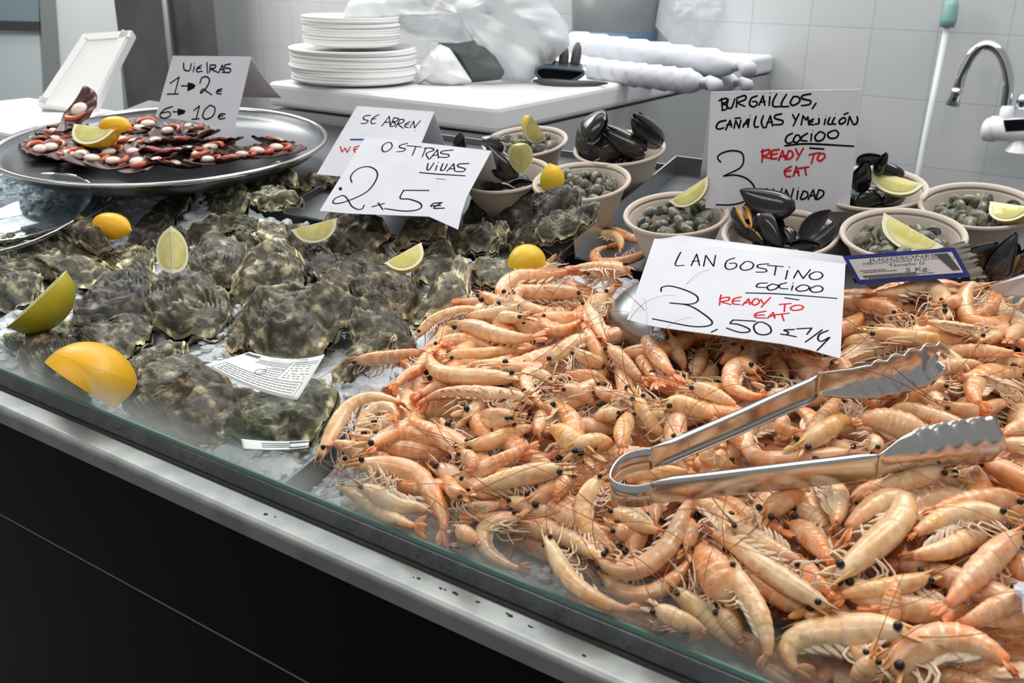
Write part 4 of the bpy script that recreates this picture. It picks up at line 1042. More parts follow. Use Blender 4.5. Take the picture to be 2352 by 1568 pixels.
MUSSELS = [
 ((1392, 350), (1328, 292), .030, .050, 15, 'broad round black mussel at the rim of the heaped bowl', 4, False, .42, MB_),
 ((1392, 282), (1332, 290), .072, .060, -30, 'domed black mussel on top of the heaped bowl', 5, False, .50, MB_),
 ((1372, 348), (1452, 352), .034, .024, 10, 'flat lying mussel deep in the heaped bowl', 4, False, .30, MB_),
 ((1482, 352), (1390, 294), .034, .062, 62, 'gaping mussel showing amber meat in the heaped bowl', 15, True, .24, MB_),
 ((1516, 326), (1452, 266), .038, .088, 66, 'upright mussel standing at the wall side of the heaped bowl', 10, False, .22, MB_),
 ((1510, 336), (1466, 262), .030, .086, 30, 'second upright mussel leaning behind its twin in the heaped bowl', 5, False, .24, MB_),
 ((1186, 410), (1118, 330), .030, .070, 20, 'long black mussel leaning out beside the OSTRAS sign', 6, False, .28, MD_),
 ((1160, 330), (1105, 322), .072, .072, 70, 'hooded mussel edge arching over the OSTRAS sign', 18, False, .30, MD_),
 ((1056, 345), (1058, 308), .03, .066, 70, 'narrow mussel tip poking up between the two tent signs', 5, False, .16, MD_),
 ((1824, 484), (1700, 440), .050, .062, 6, 'large brownish mussel lying across the foot of the BURGAILLOS sign', 6, False, .27, MF_),
 ((1694, 514), (1760, 556), .030, .022, 40, 'open mussel with pale lip at the near rim below the sign', 20, True, .24, MF_),
 ((1730, 500), (1800, 560), .034, .026, 20, 'dark blue mussel in the middle of the bowl before the sign', 12, False, .30, MF_),
 ((1700, 480), (1725, 530), .036, .034, 80, 'gaping mussel with an orange spot beneath the large mussel', 18, True, .26, MF_),
 ((1806, 520), (1818, 560), .036, .024, 35, 'small mussel upright beside the open pair', 8, False, .34, MF_),
 ((1850, 560), (1920, 490), .022, .048, 84, 'wide open mussel with brown lined halves nearest the snail bowl', 42, False, .30, MF_),
 ((1976, 440), (1990, 372), .030, .070, 20, 'tall black mussel against the edge of the BURGAILLOS sign', 6, False, .28, MH_),
 ((2012, 402), (2036, 352), .050, .082, 60, 'thin black mussel sticking up behind the lemon wedge', 8, False, .16, MH_),
 ((1966, 372), (2034, 362), .064, .074, 50, 'black mussel lying topmost behind the lemon wedge', 8, False, .24, MH_),
 ((2074, 406), (2010, 372), .048, .066, 60, 'gaping black mussel behind the big lemon wedge', 14, False, .26, MH_),
 ((1966, 460), (2030, 458), .030, .026, 20, 'black mussel beneath the big lemon wedge', 5, False, .30, MH_),
 ((2026, 462), (2090, 440), .026, .032, 30, 'flat black mussel at the rim under the lemon wedge', 5, False, .26, MH_),
 ((2280, 668), (2330, 536), .020, .080, 20, 'shiny striped mussel standing upright at the counter end', 5, False, .20, None),
 ((2262, 640), (2282, 560), .010, .058, 0, 'blue black mussel behind the shiny upright one', 5, False, .40, None),
 ((2312, 650), (2342, 570), .010, .058, 60, 'open mussel with amber meat beside the shiny upright one', 26, True, .24, None),
 ((2360, 650), (2372, 560), .010, .050, 20, 'dark mussel cut by the edge of the white folded paper', 5, False, .36, None),
]
for key, grp, nm, cnt in (('F', MF_, 'before the BURGAILLOS sign', 7), ('H', MH_, 'behind the BURGAILLOS sign', 6), ('D', MD_, 'behind the OSTRAS sign', 5), ('B', MB_, 'with the big upright pair', 4)):
    X, s, h, R = BOWLS[key]; rq = random.Random(ord(key) + 1)
    for k in range(cnt):
        a = 6.283 * k / cnt + rq.uniform(-.3, .3); q = R * rq.uniform(.30, .44); e = a + rq.uniform(.6, 1.6); l_ = .021
        cX, cs_ = X + q * math.cos(a), s + q * math.sin(a); h1, h2 = h - .020 + rq.uniform(-.004, .004), h - .016 + rq.uniform(-.004, .006)
        p1, p2 = W3(cX - l_ * math.cos(e), cs_ - l_ * math.sin(e), h1), W3(cX + l_ * math.cos(e), cs_ + l_ * math.sin(e), h2)
        mussel(to_px(p1), to_px(p2), h1, h2, rq.uniform(-40, 60), f'black mussel lying lower down in the bowl {nm}', rq.uniform(4, 12), False, .27, False, grp)
for a, b, ha, hb, ph, lab, gap, meat, fat, grp in MUSSELS: mussel(a, b, ha, hb, ph, lab, gap, meat, fat, False, grp)

# ---------------------------------------------------------------- scallop tray
sc0 = CAM + ray(380, 322) * 1.465
R = .243
tn = unit((math.sin(math.radians(2)) , -math.sin(math.radians(3.5)), 1))
t = thing('scallop_tray', 'large round steel tray of scallops at the far end', 'tray', sc0 - tn * .03)
TRAYM = mat('tray_steel', (.15, .155, .165), .30, .8, noise=(5, (.12, .125, .13), .4, .6))
MB().lathe([(.001, -.024), (R * .84, -.024), (R * .93, -.014), (R * .985, -.001), (R * .985, -.004), (R * .93, -.018), (R * .84, -.028), (.001, -.028)][::-1], 72, sc0, tn, flip=True).build('tray_dish', TRAYM, t)
MB().lathe([(R * .98, -.002), (R * .985, .001), (R, .002), (R * 1.01, -.001), (R * 1.0, -.005), (R * .98, -.002)], 72, sc0, tn).build('rolled_rim', STEEL_BRIGHT, t)
MB().lathe([(R * .45, -.028), (R * .47, -.05)], 40, sc0, tn).build('foot_ring', STEEL_DARK, t)
SCM = mat('scallop_shell', (.036, .015, .015), .45, 0, .4, attr=True, noise=(120, (.09, .036, .03), .4, .65))
SCW = mat('scallop_meat', (.78, .68, .60), .25, 0, .5, sss=.3, sss_r=(1, .6, .4), noise=(120, (.70, .56, .48), .4, .65))
SCR = mat('scallop_roe', (.52, .15, .06), .25, 0, .5, noise=(120, (.62, .12, .06), .4, .6))
def scallop_proto():
    r0 = thing('scallop', '', 'scallop', (0, 0, 0))
    Rs = .026; P = []; C = []
    for a in np.linspace(-1.25, 1.25, 45):
        row = []; rc = []
        for q in np.linspace(.02, 1, 10):
            rad = 2 * Rs * q * (math.cos(a * .62) ** .6)
            rib = math.cos(a * 17)
            zz = .0095 * (q ** 2) - .001 + .0011 * rib * q
            row.append((rad * math.cos(a) - Rs, rad * math.sin(a), zz)); k = 1.0 + .9 * max(0, rib) * (q > .8)
            rc.append((k * 1.1, k, k))
        P.append(row); C.append(rc)
    o = MB().grid(np.array(P), col=np.array(C)).build('shell', SCM, r0)
    md = o.modifiers.new('thick', 'SOLIDIFY'); md.thickness = .0016
    MB().sphere((.002, .003, .0060), .0108, 9, 14, (0, 0, 1), .5).build('white_meat', SCW, r0)
    MB().tube(smooth_curve([(-.012, -.006, .005), (-.004, -.016, .0075), (.010, -.014, .0085), (.018, -.003, .0085)], 12), np.array([1, 3, 4.4, 5, 5, 4.8, 4.6, 4.2, 3.6, 3, 2, .8]) * .00074, 10).build('orange_roe', SCR, r0)
    return r0
sp = scallop_proto(); rn = random.Random(8)
SCP = [(555, 735, 'big pale upright'), (360, 905), (360, 950), (365, 1005), (450, 1050), (640, 1088), (530, 985), (690, 985), (760, 1040), (890, 1040), (930, 1115), (1160, 1115), (1030, 1035), (1060, 965), (905, 975), (1240, 965), (1380, 915), (1290, 870), (930, 870), (1010, 845), (1300, 1020),
       (1340, 1055), (1420, 1090), (1560, 1080), (1750, 1035), (1860, 960), (1880, 1010), (1510, 955), (430, 865), (480, 930), (820, 900), (1150, 890), (1650, 1055), (280, 1010), (240, 950), (560, 1050), (780, 1100), (1060, 1100), (820, 960), (1180, 1040), (600, 930), (1440, 1010)]
names = []
for k, pt_ in enumerate(SCP):
    x, y = pt_[0] / 2.94, pt_[1] / 2.94
    p = on_plane(x, y + 4, sc0 - tn * .012, tn)
    o = sp if k == 0 else copy_tree(sp)
    if k == 0:
        p = CAM + ray(182, 262) * 1.52
        o.rotation_euler = (math.radians(38), 0, math.radians(15)); o.scale = (1.25,) * 3
        tag(o, 'largest pale scallop standing on edge behind the lemons', 'scallop', 'scallops in the round tray')
        o.location = p; continue
    o.location = p
    o.rotation_euler = (rn.gauss(-.02, .13), rn.gauss(0, .16), rn.uniform(0, 6.28))
    s_ = rn.uniform(.92, 1.12); o.scale = (s_,) * 3
    x0, y0 = to_px(p)
    tag(o, 'opened scallop on its dark ribbed shell in the crowded round tray', 'scallop', 'scallops crowded in the round tray')

# glass dishes at the far left end of the oysters
def glass_mat():
    mt = bpy.data.materials.new('dish_glass'); mt.use_nodes = True
    nt = mt.node_tree; N, L = nt.nodes, nt.links; out = N['Material Output']; N.remove(N['Principled BSDF'])
    tr = N.new('ShaderNodeBsdfTransparent'); tr.inputs[0].default_value = (.80, .86, .87, 1)
    gl = N.new('ShaderNodeBsdfGlossy'); gl.inputs['Roughness'].default_value = .06
    lw = N.new('ShaderNodeLayerWeight'); lw.inputs[0].default_value = .42
    m1 = N.new('ShaderNodeMixShader'); L.new(lw.outputs['Fresnel'], m1.inputs[0]); L.new(tr.outputs[0], m1.inputs[1]); L.new(gl.outputs[0], m1.inputs[2]); L.new(m1.outputs[0], out.inputs[0])
    return mt
DG = glass_mat()
for (px, R, h, tilt, lab) in (((80, 455), .127, .016, 4, 'large clear glass dish beneath the scallop tray'), ((20, 488), .112, .026, 6, 'smaller clear glass dish stacked in front of the larger one')):
    c = on_bed(px[0], px[1], h); ax = unit(NN + V3((.04, -.05, 0)) * tilt / 4)
    t = thing('glass_dish', lab, 'dish', c - ax * .03)
    MB().lathe([(.001, -.028), (R * .66, -.028), (R * .78, -.022), (R * .9, -.006), (R * .99, 0)], 64, c, ax, flip=True).build('dish_body', DG, t)
    MB().lathe([(R * .97, -.002), (R * .985, .0022), (R * 1.01, .0022), (R * 1.015, -.001), (R * .99, -.0035), (R * .97, -.002)], 64, c, ax).build('thick_rim', DG, t)
# ================================================================ oysters
OYS = mat('oyster_shell', (.064, .062, .050), .46, 0, .5, attr=True, noise=(75, (.40, .385, .315), .50, .72), bump=(190, .6, .0020), coat=0)
TONES = {'n': (1.10, 1.04, .86), 'd': (.60, .57, .55), 'b': (1.15, .95, .72), 'g': (1.22, 1.28, 1.0), 'y': (3.0, 2.85, 2.3), 'p': (1.9, 1.8, 1.5)}
TNAME = {'n': 'grey-olive', 'd': 'blackish', 'b': 'brown', 'g': 'greenish', 'y': 'pale yellowish', 'p': 'pale grey'}
X1, X2, X3 = (0, 380, 3.357), (600, 380, 3.357), (0, 700, 2.94)
def oyster(zm, outline, tone, dome, label, seed, h0=.0, wave=1.0, stand=0):
    rn = random.Random(seed)
    px = zoomed(*zm, outline)
    h = h0
    for it in range(2):
        pts = np.array([bed_xs(x, y, h) for x, y in px])
        c = pts.mean(0)
        sup = [h_at(*(c + (q - c) * f), .004) for q in pts for f in (.25, .6, .9)]
        h = float(np.percentile(sup, 65)) + .010
    if stand:                                 # a shell leaning up on its neighbours: its own plane rises towards the back
        tn_ = math.tan(math.radians(stand))
        lo = px[int(np.argmax([y for x, y in px]))]
        X0, s0 = bed_xs(lo[0], lo[1], h); hb = h_at(X0, s0, .006) + .004
        X0, s0 = bed_xs(lo[0], lo[1], hb)
        P_ = [on_plane(x, y, W3(X0, s0, hb), NN - tn_ * SS) - OO for x, y in px]
        pts = np.array([[p[0], float(np.dot(p, SS))] for p in P_]); c = pts.mean(0)
    closed = np.vstack([pts, pts[:1]])
    n = 84
    rim = smooth_curve(np.vstack([closed[-2:-1], closed, closed[1:2]]), n + 24)[6:-6]
    L = np.r_[0, np.cumsum(np.linalg.norm(np.diff(closed, axis=0), axis=1))]
    tt = np.linspace(0, L[-1], n, endpoint=False)
    rim = np.stack([np.interp(tt, L, closed[:, k]) for k in range(2)], 1)
    for _ in range(2): rim = .5 * rim + .25 * np.roll(rim, 1, 0) + .25 * np.roll(rim, -1, 0)
    far = rim[np.argmax(np.linalg.norm(rim - c, axis=1))]
    um = c + (far - c) * rn.uniform(.35, .6)
    size = float(np.mean(np.linalg.norm(rim - c, axis=1)))
    # plane the shell rests on
    A, b = [], []
    for q in rim:
        for f in (.3, .6, .9):
            p = c + (q - c) * f
            A.append([1, p[0] - c[0], p[1] - c[1]]); b.append(h_at(p[0], p[1], .003))
    A, b = np.array(A), np.array(b)
    co = np.linalg.lstsq(A, b, rcond=None)[0]
    co[1:] = np.clip(co[1:], -.30, .30)
    co[0] = np.percentile(b - A[:, 1:] @ co[1:], 75) + .001
    if stand: co = np.array([hb + tn_ * (c[1] - s0) - .008, 0, tn_])
    base = lambda p: co[0] + co[1] * (p[0] - c[0]) + co[2] * (p[1] - c[1])
    col = np.array(TONES[tone])
    t = thing('oyster', label, 'oyster', W3(c[0], c[1], base(c)), 'live oysters heaped on the ice')
    kf = rn.randint(5, 9); ph = rn.random() * 6
    rings = 26
    th = np.arange(n) / n * 2 * math.pi
    fr = np.array([math.sin(kf * a + ph) + .6 * math.sin((kf * 2 + 1) * a + 2 * ph) + .5 * fbm((math.cos(a) * 2, math.sin(a) * 2, seed), 2, 2) for a in th])
    for part, sg in (('upper_valve', 1), ('lower_valve', -1)):
        P = np.zeros((rings, n, 3)); C = np.zeros((rings, n, 3))
        for i, r in enumerate(np.linspace(.0, 1, rings)):
            for j in range(n):
                q = rim[j]
                ext = (1.02 if sg > 0 else 1.09) + .035 * fr[(j + (7 if sg < 0 else 0)) % n] * r ** 3 * wave
                p = um + (c + (q - c) * ext - um) * r
                rr = r * (1 + .05 * fbm((p[0] * 30, p[1] * 30, seed * 1.7), 1, 2))
                step = (rr * 6 + .9 * fbm((p[0], p[1], seed), 35, 2)) % 1.0
                lift = min(dome, size * .55) * max(0, 1 - r ** 3.2) ** .7 * (.85 + .5 * fbm((p[0], p[1], seed + 9), 28, 2))
                z = lift * (1 if sg > 0 else -.45) + .0034 * size / .04 * (step - .5) * (r > .12) + .0019 * fr[j] * r ** 5 * wave * 2 + .0024 * fbm((p[0], p[1], seed + 4), 55, 4)
                z += (.0022 if sg > 0 else -.0016) * (1 - .5 * r)
                P[i, j] = W3(p[0], p[1], base(p) + .008 + z)
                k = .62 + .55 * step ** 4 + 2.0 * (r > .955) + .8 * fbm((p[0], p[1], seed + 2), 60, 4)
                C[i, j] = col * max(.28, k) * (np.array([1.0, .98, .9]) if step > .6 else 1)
                if sg > 0 and j % 2 == 0:
                    a_, b_ = hidx(p[0], p[1])
                    if 0 <= a_ < HN - 1 and 0 <= b_ < HM - 1:
                        zz = base(p) + .008 + z
                        HF[a_:a_ + 2, b_:b_ + 2] = np.maximum(HF[a_:a_ + 2, b_:b_ + 2], zz)
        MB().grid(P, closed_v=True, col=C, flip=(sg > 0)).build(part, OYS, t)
OYSTERS = [
 (X1, [(0, 540), (200, 520), (420, 560), (520, 640), (400, 700), (150, 720), (-80, 700), (-120, 600)], 'g', .018, 'long pale green oyster at the far end before the glass dishes'),
 (X1, [(770, 690), (900, 640), (1080, 620), (1190, 700), (1160, 780), (900, 790), (790, 760)], 'y', .012, 'small pale oyster behind the upright lemon wedge'),
 (X1, [(-100, 740), (250, 680), (500, 640), (700, 680), (800, 780), (880, 860), (700, 930), (590, 940), (400, 830), (150, 910), (-80, 990)], 'p', .022, 'broad lumpy pale oyster behind the large greenish lemon'),
 (X1, [(-120, 960), (150, 880), (350, 860), (260, 1000), (80, 1090), (-120, 1100)], 'g', .014, 'greenish oyster under the large greenish lemon wedge'),
 (X1, [(470, 500), (600, 430), (700, 410), (770, 520), (870, 640), (790, 700), (650, 640), (480, 560)], 'b', .026, 'dark brown knobbly oyster touching the yellow lemon half by the dishes'),
 (X1, [(1440, 270), (1520, 190), (1700, 150), (1880, 170), (1940, 270), (1850, 380), (1700, 430), (1560, 400), (1490, 340)], 'g', .022, 'pale green oyster at the back of the heap below the scallop tray'),
 (X1, [(1880, 190), (2050, 60), (2200, 20), (2290, 80), (2280, 150), (2150, 160), (1950, 230)], 'g', .018, 'olive oyster furthest back on the heap'),
 (X1, [(1920, 240), (2050, 190), (2250, 200), (2340, 300), (2150, 320), (2000, 330)], 'p', .012, 'pale oyster with a wavy lip behind the OSTRAS sign edge'),
 (X1, [(950, 580), (1050, 480), (1250, 380), (1480, 280), (1510, 340), (1380, 420), (1260, 520), (1050, 590)], 'd', .014, 'long blackish oyster pointing at the yellow lemon by the dishes'),
 (X1, [(1420, 560), (1500, 440), (1700, 410), (1950, 430), (2150, 600), (1920, 670), (1700, 580), (1500, 640)], 'n', .016, 'large grey oyster behind the upright lemon wedge'),
 (X1, [(1170, 590), (1280, 500), (1420, 510), (1460, 620), (1300, 690)], 'd', .010, 'small dark oyster leaning behind the upright lemon'),
 (X2, [(0, 420), (150, 400), (250, 470), (210, 580), (20, 540), (-80, 470)], 'y', .010, 'pale yellowish oyster touching the lemon under the OSTRAS sign'),
 (X2, [(210, 400), (330, 330), (470, 310), (430, 400), (300, 440)], 'b', .010, 'small brown oyster at the lower corner of the OSTRAS sign'),
 (X2, [(220, 190), (400, 80), (560, 70), (640, 0), (670, 20), (560, 140), (380, 200)], 'b', .010, 'long thin oyster edge behind the OSTRAS sign'),
 (X2, [(1560, 430), (1640, 260), (1720, 260), (1740, 360), (1680, 450), (1590, 510)], 'd', .012, 'green black oyster at the folded corner of the OSTRAS sign'),
 (X2, [(1760, 440), (1820, 290), (1950, 200), (2100, 210), (2170, 310), (2090, 440), (1960, 580), (1850, 480)], 'd', .020, 'dark frilled oyster in front of the snail bowl behind the oysters'),
 (X2, [(2080, 260), (2300, 190), (2460, 240), (2440, 330), (2300, 390), (2130, 510), (2090, 430), (2150, 330)], 'd', .016, 'black frilled oyster resting against the beige snail bowl'),
 (X2, [(2130, 490), (2300, 380), (2480, 370), (2560, 300), (2620, 330), (2500, 480), (2280, 600), (2150, 570)], 'n', .012, 'long grey oyster along the steel tray edge'),
 (X2, [(1880, 600), (1960, 530), (2100, 510), (2220, 570), (2200, 650), (2080, 660), (1950, 650)], 'n', .014, 'grey oyster behind the lemon half on the ice'),
 (X2, [(1770, 490), (1870, 430), (1920, 500), (1860, 630), (1760, 690), (1730, 600)], 'p', .012, 'pale rough oyster between two grey shells near the tray edge'),
 (X2, [(1440, 560), (1600, 500), (1780, 480), (1840, 560), (1730, 650), (1580, 690), (1490, 650)], 'n', .016, 'grey cup shaped oyster below the folded corner of the OSTRAS sign'),
 (X2, [(1010, 640), (1150, 470), (1280, 420), (1430, 440), (1430, 560), (1250, 570), (1100, 640)], 'b', .014, 'shiny brown oyster behind the juicy cut lemon'),
 (X2, [(1150, 850), (1280, 680), (1400, 600), (1500, 680), (1550, 830), (1400, 860), (1260, 910)], 'n', .014, 'grey oyster beside the juicy cut lemon wedge'),
 (X2, [(200, 560), (320, 530), (500, 600), (580, 700), (450, 760), (300, 700), (230, 650)], 'b', .010, 'tan oyster just below the pale lemon wedge'),
 (X2, [(470, 560), (520, 430), (700, 390), (900, 420), (1010, 540), (930, 640), (750, 710), (560, 690)], 'b', .020, 'large brown oyster centred below the OSTRAS sign'),
 (X2, [(590, 740), (800, 680), (960, 640), (1000, 720), (950, 800), (850, 840), (650, 780)], 'n', .010, 'grey green oyster tucked behind the juicy cut lemon'),
 (X1, [(1440, 800), (1480, 660), (1620, 560), (1800, 580), (1910, 660), (1890, 800), (1760, 920), (1560, 860)], 'n', .018, 'grey brown oyster right beside the upright lemon wedge'),
 (X2, [(210, 880), (300, 800), (430, 800), (460, 880), (390, 990), (250, 990)], 'n', .012, 'small olive oyster in the middle of the heap'),
 (X2, [(370, 960), (450, 830), (560, 770), (650, 800), (570, 890), (480, 1000)], 'd', .010, 'small dark oyster in the middle of the heap'),
 (X2, [(480, 990), (560, 850), (740, 780), (820, 830), (770, 930), (700, 1050), (600, 1040)], 'b', .014, 'ridged brown oyster behind the biggest oyster'),
 (X2, [(690, 1020), (780, 870), (950, 820), (1150, 870), (1240, 960), (1190, 1110), (1080, 1180), (900, 1120), (740, 1080)], 'b', .022, 'round shiny brown oyster below the juicy cut lemon'),
 (X2, [(1600, 790), (1700, 730), (1850, 730), (1950, 800), (1890, 910), (1740, 940), (1640, 880)], 'p', .014, 'pale green oyster below the lemon half on the ice'),
 (X2, [(1140, 1190), (1250, 1150), (1290, 1050), (1420, 950), (1490, 850), (1530, 750), (1610, 760), (1600, 900), (1590, 1060), (1450, 1110), (1300, 1180), (1200, 1240)], 'y', .020, 'narrow pale oyster shaped like a drumstick alone on bare ice'),
 (X1, [(1770, 960), (1870, 760), (2000, 660), (2180, 620), (2310, 720), (2360, 900), (2260, 1010), (2050, 1040), (1880, 1090)], 'p', .026, 'ridged grey oyster with a zigzag lip above the biggest oyster'),
 (X1, [(590, 1080), (700, 960), (900, 860), (1100, 780), (1190, 840), (1170, 1000), (1180, 1160), (900, 1190), (700, 1240), (550, 1210)], 'd', .018, 'smooth blackish oyster beside the large greenish lemon wedge'),
 (X1, [(1150, 1150), (1190, 900), (1230, 850), (1400, 810), (1560, 850), (1700, 920), (1800, 1080), (1750, 1170), (1650, 1290), (1350, 1330), (1200, 1260)], 'n', .026, 'big round mottled oyster directly below the upright lemon'),
 (X1, [(30, 1330), (250, 1310), (430, 1260), (520, 1210), (540, 1290), (430, 1410), (250, 1450), (80, 1440)], 'g', .010, 'flat green oyster right below the large greenish lemon'),
 (X1, [(160, 1510), (260, 1420), (380, 1350), (490, 1420), (570, 1568), (400, 1640), (220, 1620)], 'b', .014, 'rough brown oyster behind the bright yellow lemon half'),
 (X1, [(400, 1400), (560, 1320), (700, 1360), (700, 1440), (560, 1510), (430, 1480)], 'd', .010, 'small wet grey oyster behind the bright yellow lemon half'),
 (X1, [(540, 1330), (850, 1200), (1100, 1140), (1190, 1190), (1130, 1330), (960, 1490), (800, 1540), (690, 1450)], 'n', .016, 'long grey oyster under the big round mottled one'),
 (X3, [(800, 420), (950, 310), (1180, 240), (1250, 260), (1190, 340), (1000, 440), (900, 510)], 'p', .013, 'slim pale oyster between the yellow lemon half and the biggest oyster'),
 (X3, [(890, 570), (1000, 480), (1080, 400), (1250, 360), (1450, 400), (1490, 470), (1350, 570), (1150, 630), (1000, 690), (850, 710)], 'n', .018, 'ragged olive oyster beside the bright yellow lemon half'),
 (X3, [(880, 740), (1100, 640), (1300, 570), (1450, 480), (1510, 520), (1610, 580), (1750, 640), (1660, 770), (1480, 870), (1290, 890), (1040, 820)], 'b', .020, 'brown oyster with pale ridges behind the misted glass'),
 (X3, [(1490, 890), (1650, 760), (1760, 650), (1900, 600), (2050, 550), (2200, 510), (2270, 620), (2190, 770), (2060, 910), (1900, 940), (1700, 910)], 'g', .020, 'green oyster under the printed tag nearest the prawns'),
 (X3, [(300, 520), (420, 500), (560, 560), (620, 660), (500, 650), (380, 600)], 'n', .010, 'small misted oyster below the bright yellow lemon half'),
 (X1, [(1740, 1400), (1760, 1250), (1890, 1090), (2010, 1040), (1990, 1180), (1930, 1330), (1880, 1430)], 'b', .010, 'thin brown oyster shell edge tucked under the biggest oyster'),
 (X2, [(-140, 1190), (0, 1050), (200, 980), (420, 1000), (620, 1040), (810, 1080), (810, 1180), (690, 1250), (560, 1300), (460, 1500), (200, 1560), (0, 1490), (-120, 1350)], 'n', .040, 'biggest oyster in the heap, dark and mossy above the printed tag'),
 (X2, [(690, 1280), (800, 1160), (950, 1120), (1070, 1200), (1160, 1300), (1180, 1380), (1000, 1410), (850, 1430), (730, 1400)], 'n', .022, 'domed grey oyster with a pale frill nearest the prawns'),
 (X2, [(540, 1600), (700, 1470), (740, 1400), (900, 1400), (1060, 1390), (900, 1490), (740, 1540), (650, 1640)], 'p', .010, 'frilled pale shell edge between the biggest oyster and a prawn'),
]
STAND = {'dark frilled oyster in front': 36, 'black frilled oyster': 38, 'long grey oyster along': 22, 'dark brown knobbly': 30, 'ridged grey oyster': 24, 'biggest oyster': 14, 'green black oyster': 40, 'long thin oyster edge': 24,
         'pale oyster with a wavy lip': 22, 'pale green oyster at the back': 26, 'olive oyster furthest back': 30, 'large brown oyster centred': 20, 'pale rough oyster': 34, 'grey cup shaped': 26, 'shiny brown oyster behind': 28, 'narrow pale oyster': 12, 'large grey oyster behind': 18}
for k, (zm, ol, tone, dome, lab) in enumerate(OYSTERS): oyster(zm, ol, tone, dome, lab, 11 + k, stand=next((v for q, v in STAND.items() if lab.startswith(q)), 0))
# ================================================================ steel scoop and tongs
t = thing('steel_scoop', 'round steel scoop lying open among the prawns behind the LANGOSTINO sign', 'scoop', on_bed(1530, 740, -.01))
cs = on_bed(1542, 730, .016)
Rr = .064
op = unit(.45 * RT - .55 * V3((FW[0], FW[1], 0)) + .10 * NN); op = unit(op - NN * np.dot(op, NN) + NN * .22)
axb = unit(np.cross(NN, op)); top = np.cross(op, axb); top = top if np.dot(top, NN) > 0 else -top
P, Q = [], []
for a in np.linspace(-.15, math.pi + .15, 36):
    row, row2 = [], []
    for w in np.linspace(-math.pi / 2, .42, 18):
        d = math.cos(w) * (math.cos(a) * axb + math.sin(a) * top * .62) + math.sin(w) * op * 1.0
        row.append(cs + d * Rr); row2.append(cs + d * (Rr - .0014))
    P.append(row); Q.append(row2)
SCOOPM = mat('scoop_steel', (.46, .47, .47), .28, 1.0, noise=(12, (.36, .37, .37), .4, .6))
MB().grid(np.array(P)).build('scoop_bowl', SCOOPM, t)
MB().grid(np.array(Q), flip=True).build('scoop_lining', SCOOPM, t)
MB().tube(np.array([p[-1] for p in P]) + op * .0004, .0014, 8).build('rolled_lip', STEEL_BRIGHT, t)

